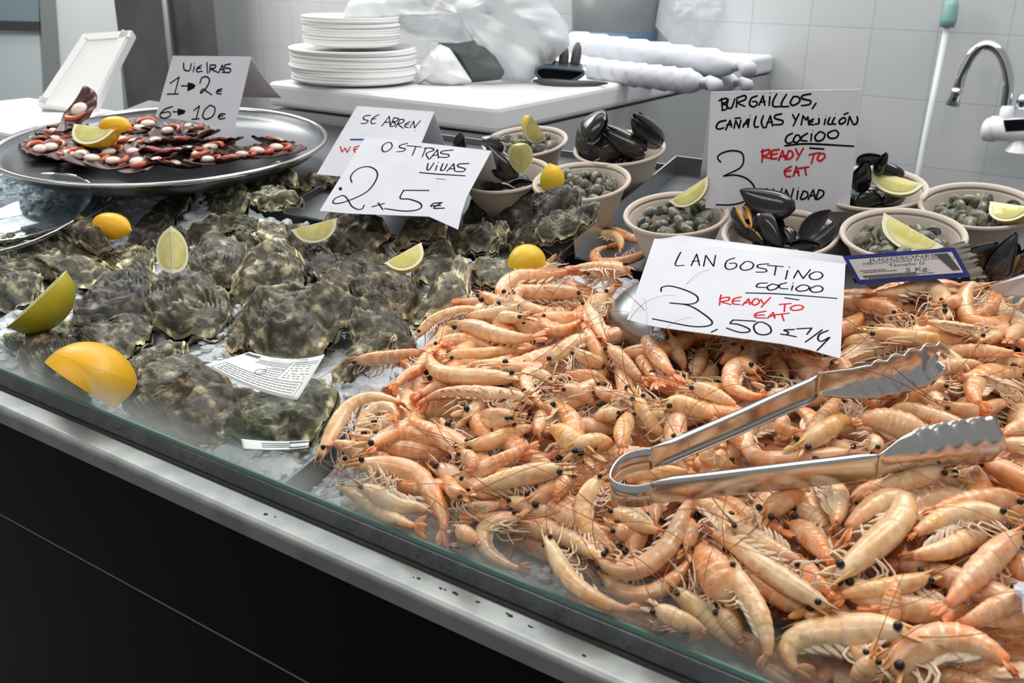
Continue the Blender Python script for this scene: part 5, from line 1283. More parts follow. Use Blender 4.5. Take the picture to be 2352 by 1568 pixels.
TONG = mat('tong_steel', (.60, .585, .565), .21, 1.0, bump=(40, .06, .001))
def tongs():
    h0 = .068
    sp = on_bed(1440, 1075, h0)
    t = thing('serving_tongs', 'open stainless tongs with scalloped heads lying across the prawns', 'tongs', sp)
    W = .0185
    lift = lambda x, y, h: on_bed(x, y, h)
    # spring: strip bent to a U, standing on its edge
    arc_ = [(1496, 1029), (1470, 1032), (1440, 1040), (1418, 1056), (1404, 1078), (1403, 1096), (1418, 1108), (1445, 1114), (1472, 1114), (1496, 1108)]
    top_ = smooth_curve(np.array([lift(x, y, h0) for x, y in arc_]), 40)
    cen = top_.mean(0)
    rows = [[p, p - NN * W * .5, p - NN * W] for p in top_]
    o = MB().grid(np.array(rows)).build('spring_bend', TONG, t)
    md = o.modifiers.new('thick', 'SOLIDIFY'); md.thickness = .0012; md.offset = 0
    def arm(pts, h1, h2, hd, inner, nm='arm'):
        a = smooth_curve(np.array([lift(x, y, h1 + (h2 - h1) * i / (len(pts) - 1)) for i, (x, y) in enumerate(pts)]), 40)
        rows = []
        for i, p in enumerate(a):
            T = unit(a[min(39, i + 1)] - a[max(0, i - 1)])
            sd = unit(np.cross(NN, T)); sd = sd if np.dot(sd, inner - p) > 0 else -sd
            e = min(1, i / 4); w = W * (.98 + .15 * i / 39); fl = .0052 * e * min(1, (40 - i) / 4)
            sec = [p + sd * fl - NN * .0008, p + sd * fl * .5, p + sd * .0006 - NN * .0004, p - NN * .0018, p - NN * w * .5, p - NN * (w - .0018), p + sd * .0006 - NN * (w - .0004), p + sd * fl * .5 - NN * w, p + sd * fl - NN * (w - .0008)]
            rows.append(sec)
        o = MB().grid(np.array(rows)).build(nm, TONG, t)
        md = o.modifiers.new('thick', 'SOLIDIFY'); md.thickness = .0011; md.offset = 0
        # scalloped gripping head
        p0 = a[-1]; T0 = unit(a[-1] - a[-4]); end = lift(*hd[0], hd[1])
        T = unit(end - p0); Lh = np.linalg.norm(end - p0)
        sd = unit(np.cross(NN, T)); sd = sd if np.dot(sd, inner - p0) > 0 else -sd
        dn = -unit(NN - T * np.dot(NN, T))
        rows = []
        for s in np.linspace(0, 1, 61):
            base = W * (1.1 + .95 * math.sin(min(1, s * 1.25) * math.pi / 2)) * (1 if s < .86 else max(.30, math.sqrt(max(0, 1 - ((s - .86) / .15) ** 2))))
            lob = 1 + (.17 * abs(math.sin((s - .30) / .70 * 5 * math.pi)) - .06 if s > .30 else 0)
            mid = p0 + T * (s * Lh) + dn * W * .5 + sd * (.004 * math.sin(s * math.pi) + .010 * s * s)
            row = []
            for v in np.linspace(-1, 1, 15):
                cup = .008 * (v * v) * min(1, s * 3) + .0045 * min(1, s * 5) * (abs(v) > .8)
                flute = .0012 * math.cos((s - .3) / .7 * 10 * math.pi) * abs(v) * (s > .3)
                row.append(mid + dn * (v * base * .5 * (lob if abs(v) > .9 else 1)) + sd * (cup + flute))
            rows.append(row)
        o = MB().grid(np.array(rows)).build('scalloped_head', TONG, t)
        md = o.modifiers.new('thick', 'SOLIDIFY'); md.thickness = .0011; md.offset = 0
    mid_in = lift(1900, 1000, .06)
    arm([(1490, 1029), (1600, 981), (1700, 938), (1783, 900), (1880, 858)], h0, .066, ((2130, 775), .062), mid_in)
    arm([(1492, 1109), (1620, 1095), (1760, 1078), (1900, 1061), (2020, 1046)], h0, .066, ((2338, 1026), .058), mid_in)
    for pts, z0, z1 in (([(1490, 1029), (1880, 858), (2130, 775)], h0, .06), ([(1492, 1109), (2020, 1046), (2338, 1026)], h0, .06)): pass
tongs()

# ================================================================ cooked prawns
def shell_mat(name, sss):
    m_ = mat(name, (1, 1, 1), .26, 0, .5, attr=True, noise=(150, (.80, .70, .62), .46, .74), bump=(240, .22, .0012), sss=sss, sss_r=(1.0, .45, .22), coat=.35)
    return m_
PRS = shell_mat('prawn_shell', .22)
PRL = mat('prawn_legs', (.80, .58, .40), .35, 0, .5, noise=(200, (.86, .70, .54), .4, .6))
PRE = mat('prawn_eye', (.006, .006, .007), .12, 0, .6)
PRA = mat('prawn_antenna', (.30, .085, .03), .4)
TN = {'o': ((.85, .29, .062), (.90, .55, .25)), 'p': ((.80, .34, .13), (.86, .54, .32)), 'y': ((.86, .43, .11), (.90, .63, .35)), 'w': ((.84, .47, .19), (.90, .68, .42))}
TNN = {'o': 'bright orange', 'p': 'pinkish', 'y': 'golden', 'w': 'pale'}
def prawn_meshes(sp, dors, r, tone, seed, fan_spread=.5, legs_out=.6, ant=2, antlen=.09, N=46, parent_check=True):
    """sp: N spine points head tip -> tail tip; dors: N dorsal unit vectors; r: body half height. returns dict name -> (MB, material)"""
    rn = random.Random(seed)
    T = np.gradient(sp, axis=0); T /= np.linalg.norm(T, axis=1, keepdims=True) + 1e-12
    Dv = dors - T * (dors * T).sum(1)[:, None]; Dv /= np.linalg.norm(Dv, axis=1, keepdims=True) + 1e-12
    Sd = np.cross(T, Dv)
    t = np.linspace(0, 1, N)
    prof_t = [0, .05, .10, .17, .26, .36, .42, .50, .60, .70, .78, .85, .89]
    prof_r = [.16, .38, .60, .79, .93, 1.0, .98, .96, .90, .78, .63, .46, .38]
    base, tip = TN[tone]; base, tip = np.array(base), np.array(tip)
    out = {}
    SIDES = 14
    ang = np.linspace(0, 2 * math.pi, SIDES, endpoint=False)
    def cross(i, rad, ventral, tt, seg, band, carap):
        row, col = [], []
        for w in ang:
            d, s_ = math.cos(w), math.sin(w)
            y = d * (1.0 if d > 0 else ventral); x = s_ * .80
            row.append(sp[i] + rad * (y * Dv[i] + x * 1.07 * Sd[i]))
            k = .5 + .5 * d
            nz = fbm((tt * 9 + seed, w, seed * .37), 1.3, 2)
            c = base * k ** .6 + tip * (1 - k ** .6)
            if carap: c = c * .72 + np.array([.82, .58, .40]) * .24 + .05 * nz
            mo = min(1, max(0, .5 + 1.6 * fbm((tt * 5 + seed, w * .8, seed * .71), 1.1, 3)))
            c = c * (1 - .55 * mo) + np.array([.92, .70, .47]) * (.55 * mo)
            c = c * (1 + .16 * nz)
            c = c * (1 - band) + np.array([.90, .72, .56]) * band
            if tt > .74: 
                g = min(1, (tt - .74) / .16) * .6
                c = c * (1 - g) + np.array([.80, .22, .08]) * g
            col.append(np.clip(c, .02, .95))
        return row, col
    ia = int(.41 * N)
    R1, C1 = [], []
    for i in range(2, ia + 2):
        rad = r * np.interp(t[i], prof_t, prof_r) * (1.02 if i < ia + 1 else .93)
        a, c = cross(i, rad, .92, t[i], 0, 0, True); R1.append(a); C1.append(c)
    c0_ = np.mean(R1[0], axis=0) - T[2] * r * .12; R1.insert(0, [c0_ + (np.array(q) - c0_) * .12 for q in R1[0]]); C1.insert(0, C1[0])
    mb = MB(); mb.grid(np.array(R1), closed_v=True, col=np.array(C1), flip=True)
    # rostrum
    i = 5; rp = sp[i] + Dv[i] * r * np.interp(t[i], prof_t, prof_r) * .85
    tipp = sp[0] - T[0] * r * .9 + Dv[0] * r * .28
    mb.tube(np.array([rp + T[i] * r * .8, rp, (rp + tipp) / 2 + Dv[0] * r * .06, tipp]), np.array([.10, .15, .10, .01]) * r, 6, col=base)
    for sg in (1, -1):                       # scale blades beside the rostrum and leg-like mouthparts
        i = 4; rr0 = r * np.interp(t[i], prof_t, prof_r); p = sp[i] + Sd[i] * sg * rr0 * .5 - Dv[i] * rr0 * .1
        d = unit(-T[2] * 1.0 + Sd[2] * sg * .22 - Dv[2] * .12); s_ = unit(np.cross(d, Dv[2])); rows = []
        for q in np.linspace(0, 1, 6):
            wq = r * .30 * (math.sin(math.pi * (.12 + .80 * q)) ** .8)
            rows.append([p + d * (r * 1.55 * q) + s_ * (wq * math.cos(w)) + Dv[2] * (wq * .25 * math.sin(w)) for w in np.linspace(0, 2 * math.pi, 7, endpoint=False)])
        mb.grid(np.array(rows), closed_v=True, col=np.tile(np.clip(tip * .6 + base * .4, 0, .95), (42, 1)), flip=True)
    out['carapace'] = (mb, PRS)
    R2, C2 = [], []
    ib = int(.89 * N)
    segs = [.41, .50, .585, .665, .74, .81, .90]
    M2 = 40
    tts = np.linspace(.405, .89, M2)
    for k2, tt in enumerate(tts):
        f = tt * (N - 1); i0 = int(f); fr = f - i0
        rad = r * np.interp(tt, prof_t, prof_r)
        si = max(0, min(5, int(np.searchsorted(segs, tt) - 1))); u = (tt - segs[si]) / (segs[si + 1] - segs[si])
        rad *= .965 + .075 * u
        band = .65 * max(0, 1 - abs(u - .93) / .10) + .25 * max(0, 1 - abs(u - .1) / .12)
        row, col = [], []
        c0 = sp[i0] * (1 - fr) + sp[min(N - 1, i0 + 1)] * fr; dv = unit(Dv[i0] * (1 - fr) + Dv[min(N - 1, i0 + 1)] * fr); sd = unit(Sd[i0] * (1 - fr) + Sd[min(N - 1, i0 + 1)] * fr)
        a, c = cross(i0, rad, .80, tt, si, band, False)
        row = [c0 + rad * ((math.cos(w) * (1 if math.cos(w) > 0 else .80)) * dv + math.sin(w) * .86 * sd) for w in ang]
        R2.append(row); C2.append(c)
    c0_ = np.mean(R2[-1], axis=0) + T[ib] * r * .10; R2.append([c0_ + (np.array(q) - c0_) * .10 for q in R2[-1]]); C2.append(C2[-1])
    out['abdomen'] = (MB().grid(np.array(R2), closed_v=True, col=np.array(C2), flip=True), PRS)
    # tail fan: telson and two pairs of blades
    mb = MB(); j = int(.875 * N); p0 = sp[j]; Lt = np.linalg.norm(sp[-1] - p0) * 1.06
    red = np.array([.78, .20, .075]) * .75 + base * .25
    for k, (sa, ln, wd) in enumerate(((0, .9, .16), (.45, 1.0, .30), (-.45, 1.0, .30), (.85, .92, .28), (-.85, .92, .28))):
        sa2 = sa * fan_spread * rn.uniform(.7, 1.2)
        d = unit(T[-1] * math.cos(sa2) + Sd[-1] * math.sin(sa2) + Dv[-1] * rn.uniform(-.08, .08))
        s_ = unit(np.cross(d, Dv[-1])); up_ = np.cross(s_, d)
        rows, cols = [], []
        for q in np.linspace(0, 1, 7):
            wq = r * wd * 1.25 * (math.sin(math.pi * (.12 + .83 * q)) ** .7)
            cpt = p0 + d * (Lt * ln * q) - up_ * (.10 * r * (abs(sa) > 0) + .22 * r * q * q * abs(sa))
            rows.append([cpt + s_ * (wq * math.cos(w)) + up_ * (wq * .30 * math.sin(w) + .08 * r * (1 - q)) for w in np.linspace(0, 2 * math.pi, 8, endpoint=False)])
            cc = base * (1 - q) * .6 + red * (.4 + .6 * q); cols.append([np.clip(cc * (1 + .1 * rn.random()), 0, 1)] * 8)
        mb.grid(np.array(rows), closed_v=True, col=np.array(cols), flip=True)
    out['tail_fan'] = (mb, PRS)
    # eyes on short stalks
    ie = int(.105 * N)
    for sg in (1, -1):
        mb = MB(); rr = r * np.interp(t[ie], prof_t, prof_r)
        c = sp[ie] + Sd[ie] * sg * (rr * .72 + r * .22) + Dv[ie] * rr * .42 - T[ie] * r * .1
        mb.sphere(c, r * .27, 8, 10, Sd[ie] * sg)
        out['eye' + str(sg)] = (mb, PRE)
    # walking legs and swimmerets
    mb = MB()
    for k in range(6):
        for sg in (1, -1):
            i = int((.15 + .045 * k) * N); rr = r * np.interp(t[i], prof_t, prof_r)
            p = sp[i] - Dv[i] * rr * .75 + Sd[i] * sg * rr * .35
            l = r * rn.uniform(1.3, 2.3); bd = rn.uniform(-.9, .6)
            d1 = unit(-Dv[i] * .55 + T[i] * bd + Sd[i] * sg * (.25 + .3 * rn.random()))
            d2 = unit(-Dv[i] * .25 - T[i] * rn.uniform(.2, 1.1) - Sd[i] * sg * .25 * rn.random())
            mb.tube(smooth_curve([p, p + d1 * l * .55, p + d1 * l * .7 + d2 * l * .9], 7), np.array([.11, .10, .09, .08, .065, .05, .025]) * r, 5)
    for k in range(5):
        for sg in (1, -1):
            i = int((.46 + .075 * k) * N); rr = r * np.interp(t[i], prof_t, prof_r)
            p = sp[i] - Dv[i] * rr * .62 + Sd[i] * sg * rr * .42
            d = unit(-Dv[i] * legs_out - T[i] * .75 + Sd[i] * sg * rn.uniform(-.05, .25)); s_ = unit(np.cross(d, Sd[i]))
            l = r * rn.uniform(1.05, 1.45)
            rows = []
            for q in np.linspace(0, 1, 6):
                wq = r * .20 * math.sin(math.pi * (.15 + .82 * q))
                rows.append([p + d * (l * q) + s_ * (wq * math.cos(w)) + Sd[i] * (wq * .4 * math.sin(w)) for w in np.linspace(0, 2 * math.pi, 6, endpoint=False)])
            mb.grid(np.array(rows), closed_v=True)
    out['legs'] = (mb, PRL)
    # long feelers
    for k in range(ant):
        mb = MB(); sg = 1 if k % 2 else -1
        p = sp[1] + Sd[1] * sg * r * .2
        d = unit(-T[0] + Sd[0] * sg * rn.uniform(.1, .8) + NN * rn.uniform(.05, .4)); pts = [p]
        turn = rn.uniform(-1, 1) * 26; n_ = 16; st = antlen * rn.uniform(.6, 1.2) / n_
        for q in range(n_):
            side = np.cross(NN, d)
            d = unit(d + side * turn * st + NN * (.05 - .022 * q) * .5)
            nxt = pts[-1] + d * st
            if parent_check and (np.dot(nxt - OO, SS) < .014 or np.dot(nxt - OO, NN) > .11): d = unit(d - SS * min(0, np.dot(d, SS)) * 1.6 - NN * max(0, np.dot(d, NN))); nxt = pts[-1] + d * st
            pts.append(nxt)
        mb.tube(np.array(pts), np.linspace(.00036, .00014, n_ + 1), 4)
        out['antenna' + str(k)] = (mb, PRA)
    return out
def build_prawn(parts, parent):
    for nm, (mb, mt) in parts.items():
        o = mb.build({'eye1': 'eye', 'eye-1': 'eye', 'antenna0': 'antenna', 'antenna1': 'antenna'}.get(nm, nm), mt, head if nm[:3] in ('eye', 'ant') else parent)
        if nm == 'carapace': head = o
PR_INFO = []          # (object, centre px, pose words, tone, layer)

# --- buried prawns first: copies of a few kinds, filling the heap
def proto_prawn(curl, tone, seed, roll):
    L = .098; n = 46
    a = np.linspace(0, curl, n); x = np.zeros((n, 3))
    st = L / (n - 1); pos = np.zeros(3); th0 = -curl / 2
    for i in range(n):
        s = i / (n - 1); th_ = th0 + curl * s ** 1.4
        x[i] = pos; pos = pos + st * np.array([math.cos(th_), math.sin(th_), 0])
    x -= x.mean(0)
    T = np.gradient(x, axis=0); T /= np.linalg.norm(T, axis=1, keepdims=True)
    side = np.stack([T[:, 1], -T[:, 0], 0 * T[:, 0]], 1)      # outward of the curl
    d = side * math.sin(roll) + np.array([0, 0, 1.0]) * math.cos(roll)
    t = thing('cooked_prawn', '', 'prawn', (0, 0, 0))
    build_prawn(prawn_meshes(x, d, .0102, tone, seed, ant=0, parent_check=False), t)
    return t
HEAP = [(800, 1130), (860, 930), (960, 790), (1090, 700), (1180, 650), (1390, 620), (1500, 640), (1930, 660), (2260, 670), (2420, 660), (2420, 1600), (1780, 1568), (1500, 1440), (1230, 1330), (960, 1215)]
def inside(poly, x, y):
    c = False
    for i in range(len(poly)):
        (x1, y1), (x2, y2) = poly[i], poly[i - 1]
        if (y1 > y) != (y2 > y) and x < (x2 - x1) * (y - y1) / (y2 - y1) + x1: c = not c
    return c
def mound(X, s):
    """how high the heap rises there"""
    return -.012 + .020 * min(1, max(0, s - .01) / .12) * min(1, max(0, X + .545) / .15)
def deep_heap(count):
    # the lowest layer of the heap, beyond the prawns that can be told apart: one mass
    rn = random.Random(77)
    kinds = []
    for k, (curl, tn, roll) in enumerate([(.5, 'p', .3), (1.6, 'o', 1.2), (1.0, 'o', -.8), (2.0, 'p', 1.3)]):
        n = 30; x = np.zeros((n, 3)); pos = np.zeros(3); st = .095 / (n - 1)
        for i in range(n):
            th_ = -curl / 2 + curl * (i / (n - 1)) ** 1.4
            x[i] = pos; pos = pos + st * np.array([math.cos(th_), math.sin(th_), 0])
        x -= x.mean(0)
        T = np.gradient(x, axis=0); T /= np.linalg.norm(T, axis=1, keepdims=True)
        d = np.stack([T[:, 1], -T[:, 0], 0 * T[:, 0]], 1) * math.sin(roll) + np.array([0, 0, 1.0]) * math.cos(roll)
        kinds.append(prawn_meshes(x, d, .0102, tn, 90 + k, ant=0, N=30, parent_check=False))
    mb = MB(); done = 0
    while done < count:
        X, s = rn.uniform(-.53, .36), rn.uniform(.026, .485)
        x, y = to_px(W3(X, s, -.01))
        if not inside(HEAP2, x, y) or math.hypot((x - 1470) / 110, (y - 705) / 125) < 1: continue
        yaw = rn.uniform(0, 6.28) if s > .07 else rn.choice([0, math.pi]) + rn.gauss(0, .2); cs_, sn = math.cos(yaw), math.sin(yaw); h = -.020 + rn.uniform(-.003, .006); tl = rn.gauss(0, .12)
        for nm in ('carapace', 'abdomen', 'tail_fan'):
            src = kinds[done % 4][nm][0]
            v = np.array(src.v); a, b, c = v[:, 0] * cs_ - v[:, 1] * sn, v[:, 0] * sn + v[:, 1] * cs_, v[:, 2] + v[:, 0] * tl
            mb.add((OO + np.outer(X + a, XX) + np.outer(s + b, SS) + np.outer(h + c, NN)).tolist(), src.f, src.c)
        for q in np.linspace(-.04, .04, 7): h_disc(X + q * cs_, s + q * sn, .010, h + .008)
        done += 1
    tag(mb.build('heap_depths', PRS), 'lowest layer of cooked prawns glimpsed between those on top', 'prawns', None, 'stuff')
HEAP2 = [(830, 1150), (900, 950), (1000, 830), (1130, 730), (1230, 690), (1400, 640), (1500, 650), (1930, 660), (2260, 670), (2900, 640), (4200, 900), (4200, 2200), (2500, 2000), (1800, 1600), (1500, 1450), (1230, 1335), (960, 1215)]
rn = random.Random(21)
PROTO = None
def scatter_buried(count, r=.0102):
    global PROTO
    PROTO = [proto_prawn(c, tn, 50 + k, rl) for k, (c, tn, rl) in enumerate([(.5, 'p', .3), (1.6, 'o', 1.2), (2.6, 'w', 1.4), (1.0, 'p', -.7), (.9, 'w', 1.9), (1.9, 'o', .9)])]
    done = 0; used = set(); tries = 0; pts = []
    while done < count and tries < 20000:
        tries += 1
        X, s = rn.uniform(-.53, .22), rn.uniform(.055, .50)
        x, y = to_px(W3(X, s, .005))
        if not inside(HEAP, x, y) or inside([(1520, 565), (1935, 620), (1925, 775), (1470, 705)], x, y) or math.hypot((x - 1470) / 110, (y - 705) / 125) < 1: continue
        if any(math.hypot(X - a, s - b) < .0255 for a, b in pts): continue
        pts.append((X, s))
        k = done % len(PROTO); p = PROTO[k]
        o = p if k not in used else copy_tree(p); used.add(k)
        yaw = rn.uniform(0, 6.28) if s > .10 else rn.choice([0, math.pi]) + rn.gauss(0, .25)
        h = min(h_at(X, s, .012) + r * .9, mound(X, s) + .012)
        c = W3(X, s, h)
        M = Matrix((( 1, 0, 0), (0, SS[1], NN[1]), (0, SS[2], NN[2]))).to_4x4()
        tilt = Matrix.Rotation(rn.gauss(0, .14), 4, 'X') @ Matrix.Rotation(rn.gauss(0, .14), 4, 'Y')
        o.matrix_basis = Matrix.Translation(Vector(c)) @ M @ tilt @ Matrix.Rotation(yaw, 4, 'Z')
        for q in np.linspace(-.04, .04, 7): h_disc(X + q * math.cos(yaw), s + q * math.sin(yaw), r, h + r * .8)
        PR_INFO.append((o, (x, y), 'half-buried', ['p', 'o', 'w', 'p', 'w', 'o'][k], 0)); done += 1
deep_heap(300)
scatter_buried(138)

def prawn(zm, pts, w, mode, tone, seed, lay=1, antn=2, lift=0.0):
    ox, oy, k = zm
    px = [(ox + a / k, oy + b / k) for a, b in pts]
    rm = w / k / 2
    cx, cy = px[len(px) // 2]
    r = max(.0070, min(.0165, rm * m_per_px(on_bed(cx, cy, .01)) * 1.27))
    n = 46
    hh = np.full(len(px), .012)
    for it in range(2):
        XS = np.array([bed_xs(x, y, h) for (x, y), h in zip(px, hh)])
        L2 = smooth_curve(XS, 24)
        sup = np.array([h_at(X, s, r * .5) for X, s in L2])
        u = np.linspace(-1, 1, 24)
        A = np.stack([np.ones(24), u], 1)
        co = np.linalg.lstsq(A, sup, rcond=None)[0]; co[1] = np.clip(co[1], -.014, .014)
        fit = A @ co
        off = np.percentile(sup - fit, 70)
        hc = fit + off + r * .62 + lift
        cap = np.array([mound(X, s) for X, s in L2]) + .030 + lift
        hc = np.minimum(hc, cap)
        hh = np.interp(np.linspace(0, 1, len(px)), np.linspace(0, 1, 24), hc)
    XSH = np.array([[*bed_xs(x, y, h), h] for (x, y), h in zip(px, hh)])
    sp = np.array([W3(*q) for q in smooth_curve(XSH, n)])
    T = np.gradient(sp, axis=0); T /= np.linalg.norm(T, axis=1, keepdims=True)
    side = np.cross(np.tile(NN, (n, 1)), T)                    # towards the curve's left seen from above
    chord = sp[-1] - sp[0]
    bulge = sp[n // 2] - (sp[0] + sp[-1]) / 2
    sgn = 1 if np.dot(side[n // 2], bulge) > 0 else -1
    if mode == 'c': d = side * sgn * .85 + NN * .52
    elif mode == 'cs': d = side * sgn * .98 + NN * .15
    elif mode == 'u': d = np.tile(NN, (n, 1)) + side * .12 * sgn
    elif mode == 'v': d = np.tile(-NN, (n, 1)) * .8 + side * sgn * .6
    elif mode == 'l': d = side * .85 + NN * .5
    elif mode == 'r': d = -side * .85 + NN * .5
    elif mode == 'vl': d = side * .9 - NN * .45
    elif mode == 'vr': d = -side * .9 - NN * .45
    c = sp[n // 2]
    t = thing('cooked_prawn', '', 'prawn', c)
    build_prawn(prawn_meshes(sp, d, r, tone, seed, fan_spread=random.Random(seed).uniform(.25, .9), legs_out=random.Random(seed + 1).uniform(.3, .7), ant=antn, antlen=.10), t)
    for X, s, h in smooth_curve(XSH, 30): h_disc(X, s, r * .85, h + r * .85)
    bend = np.linalg.norm(chord) / (np.linalg.norm(np.diff(sp, axis=0), axis=1).sum())
    pose = 'tightly curled' if bend < .55 else 'curled' if bend < .8 else 'bent' if bend < .95 else 'straight'
    if mode.startswith('v'): pose += ' belly-up'
    PR_INFO.append((t, to_px(c), pose, tone, lay))
P4, P5, P6 = (700, 600, 3.357), (1350, 520, 3.357), (1752, 600, 3.92)
Q1, Q2, Q3, Q4, Q5 = (650, 900, 3.357), (1300, 900, 3.357), (1652, 900, 3.357), (1200, 1101, 3.357), (1652, 1101, 3.357)
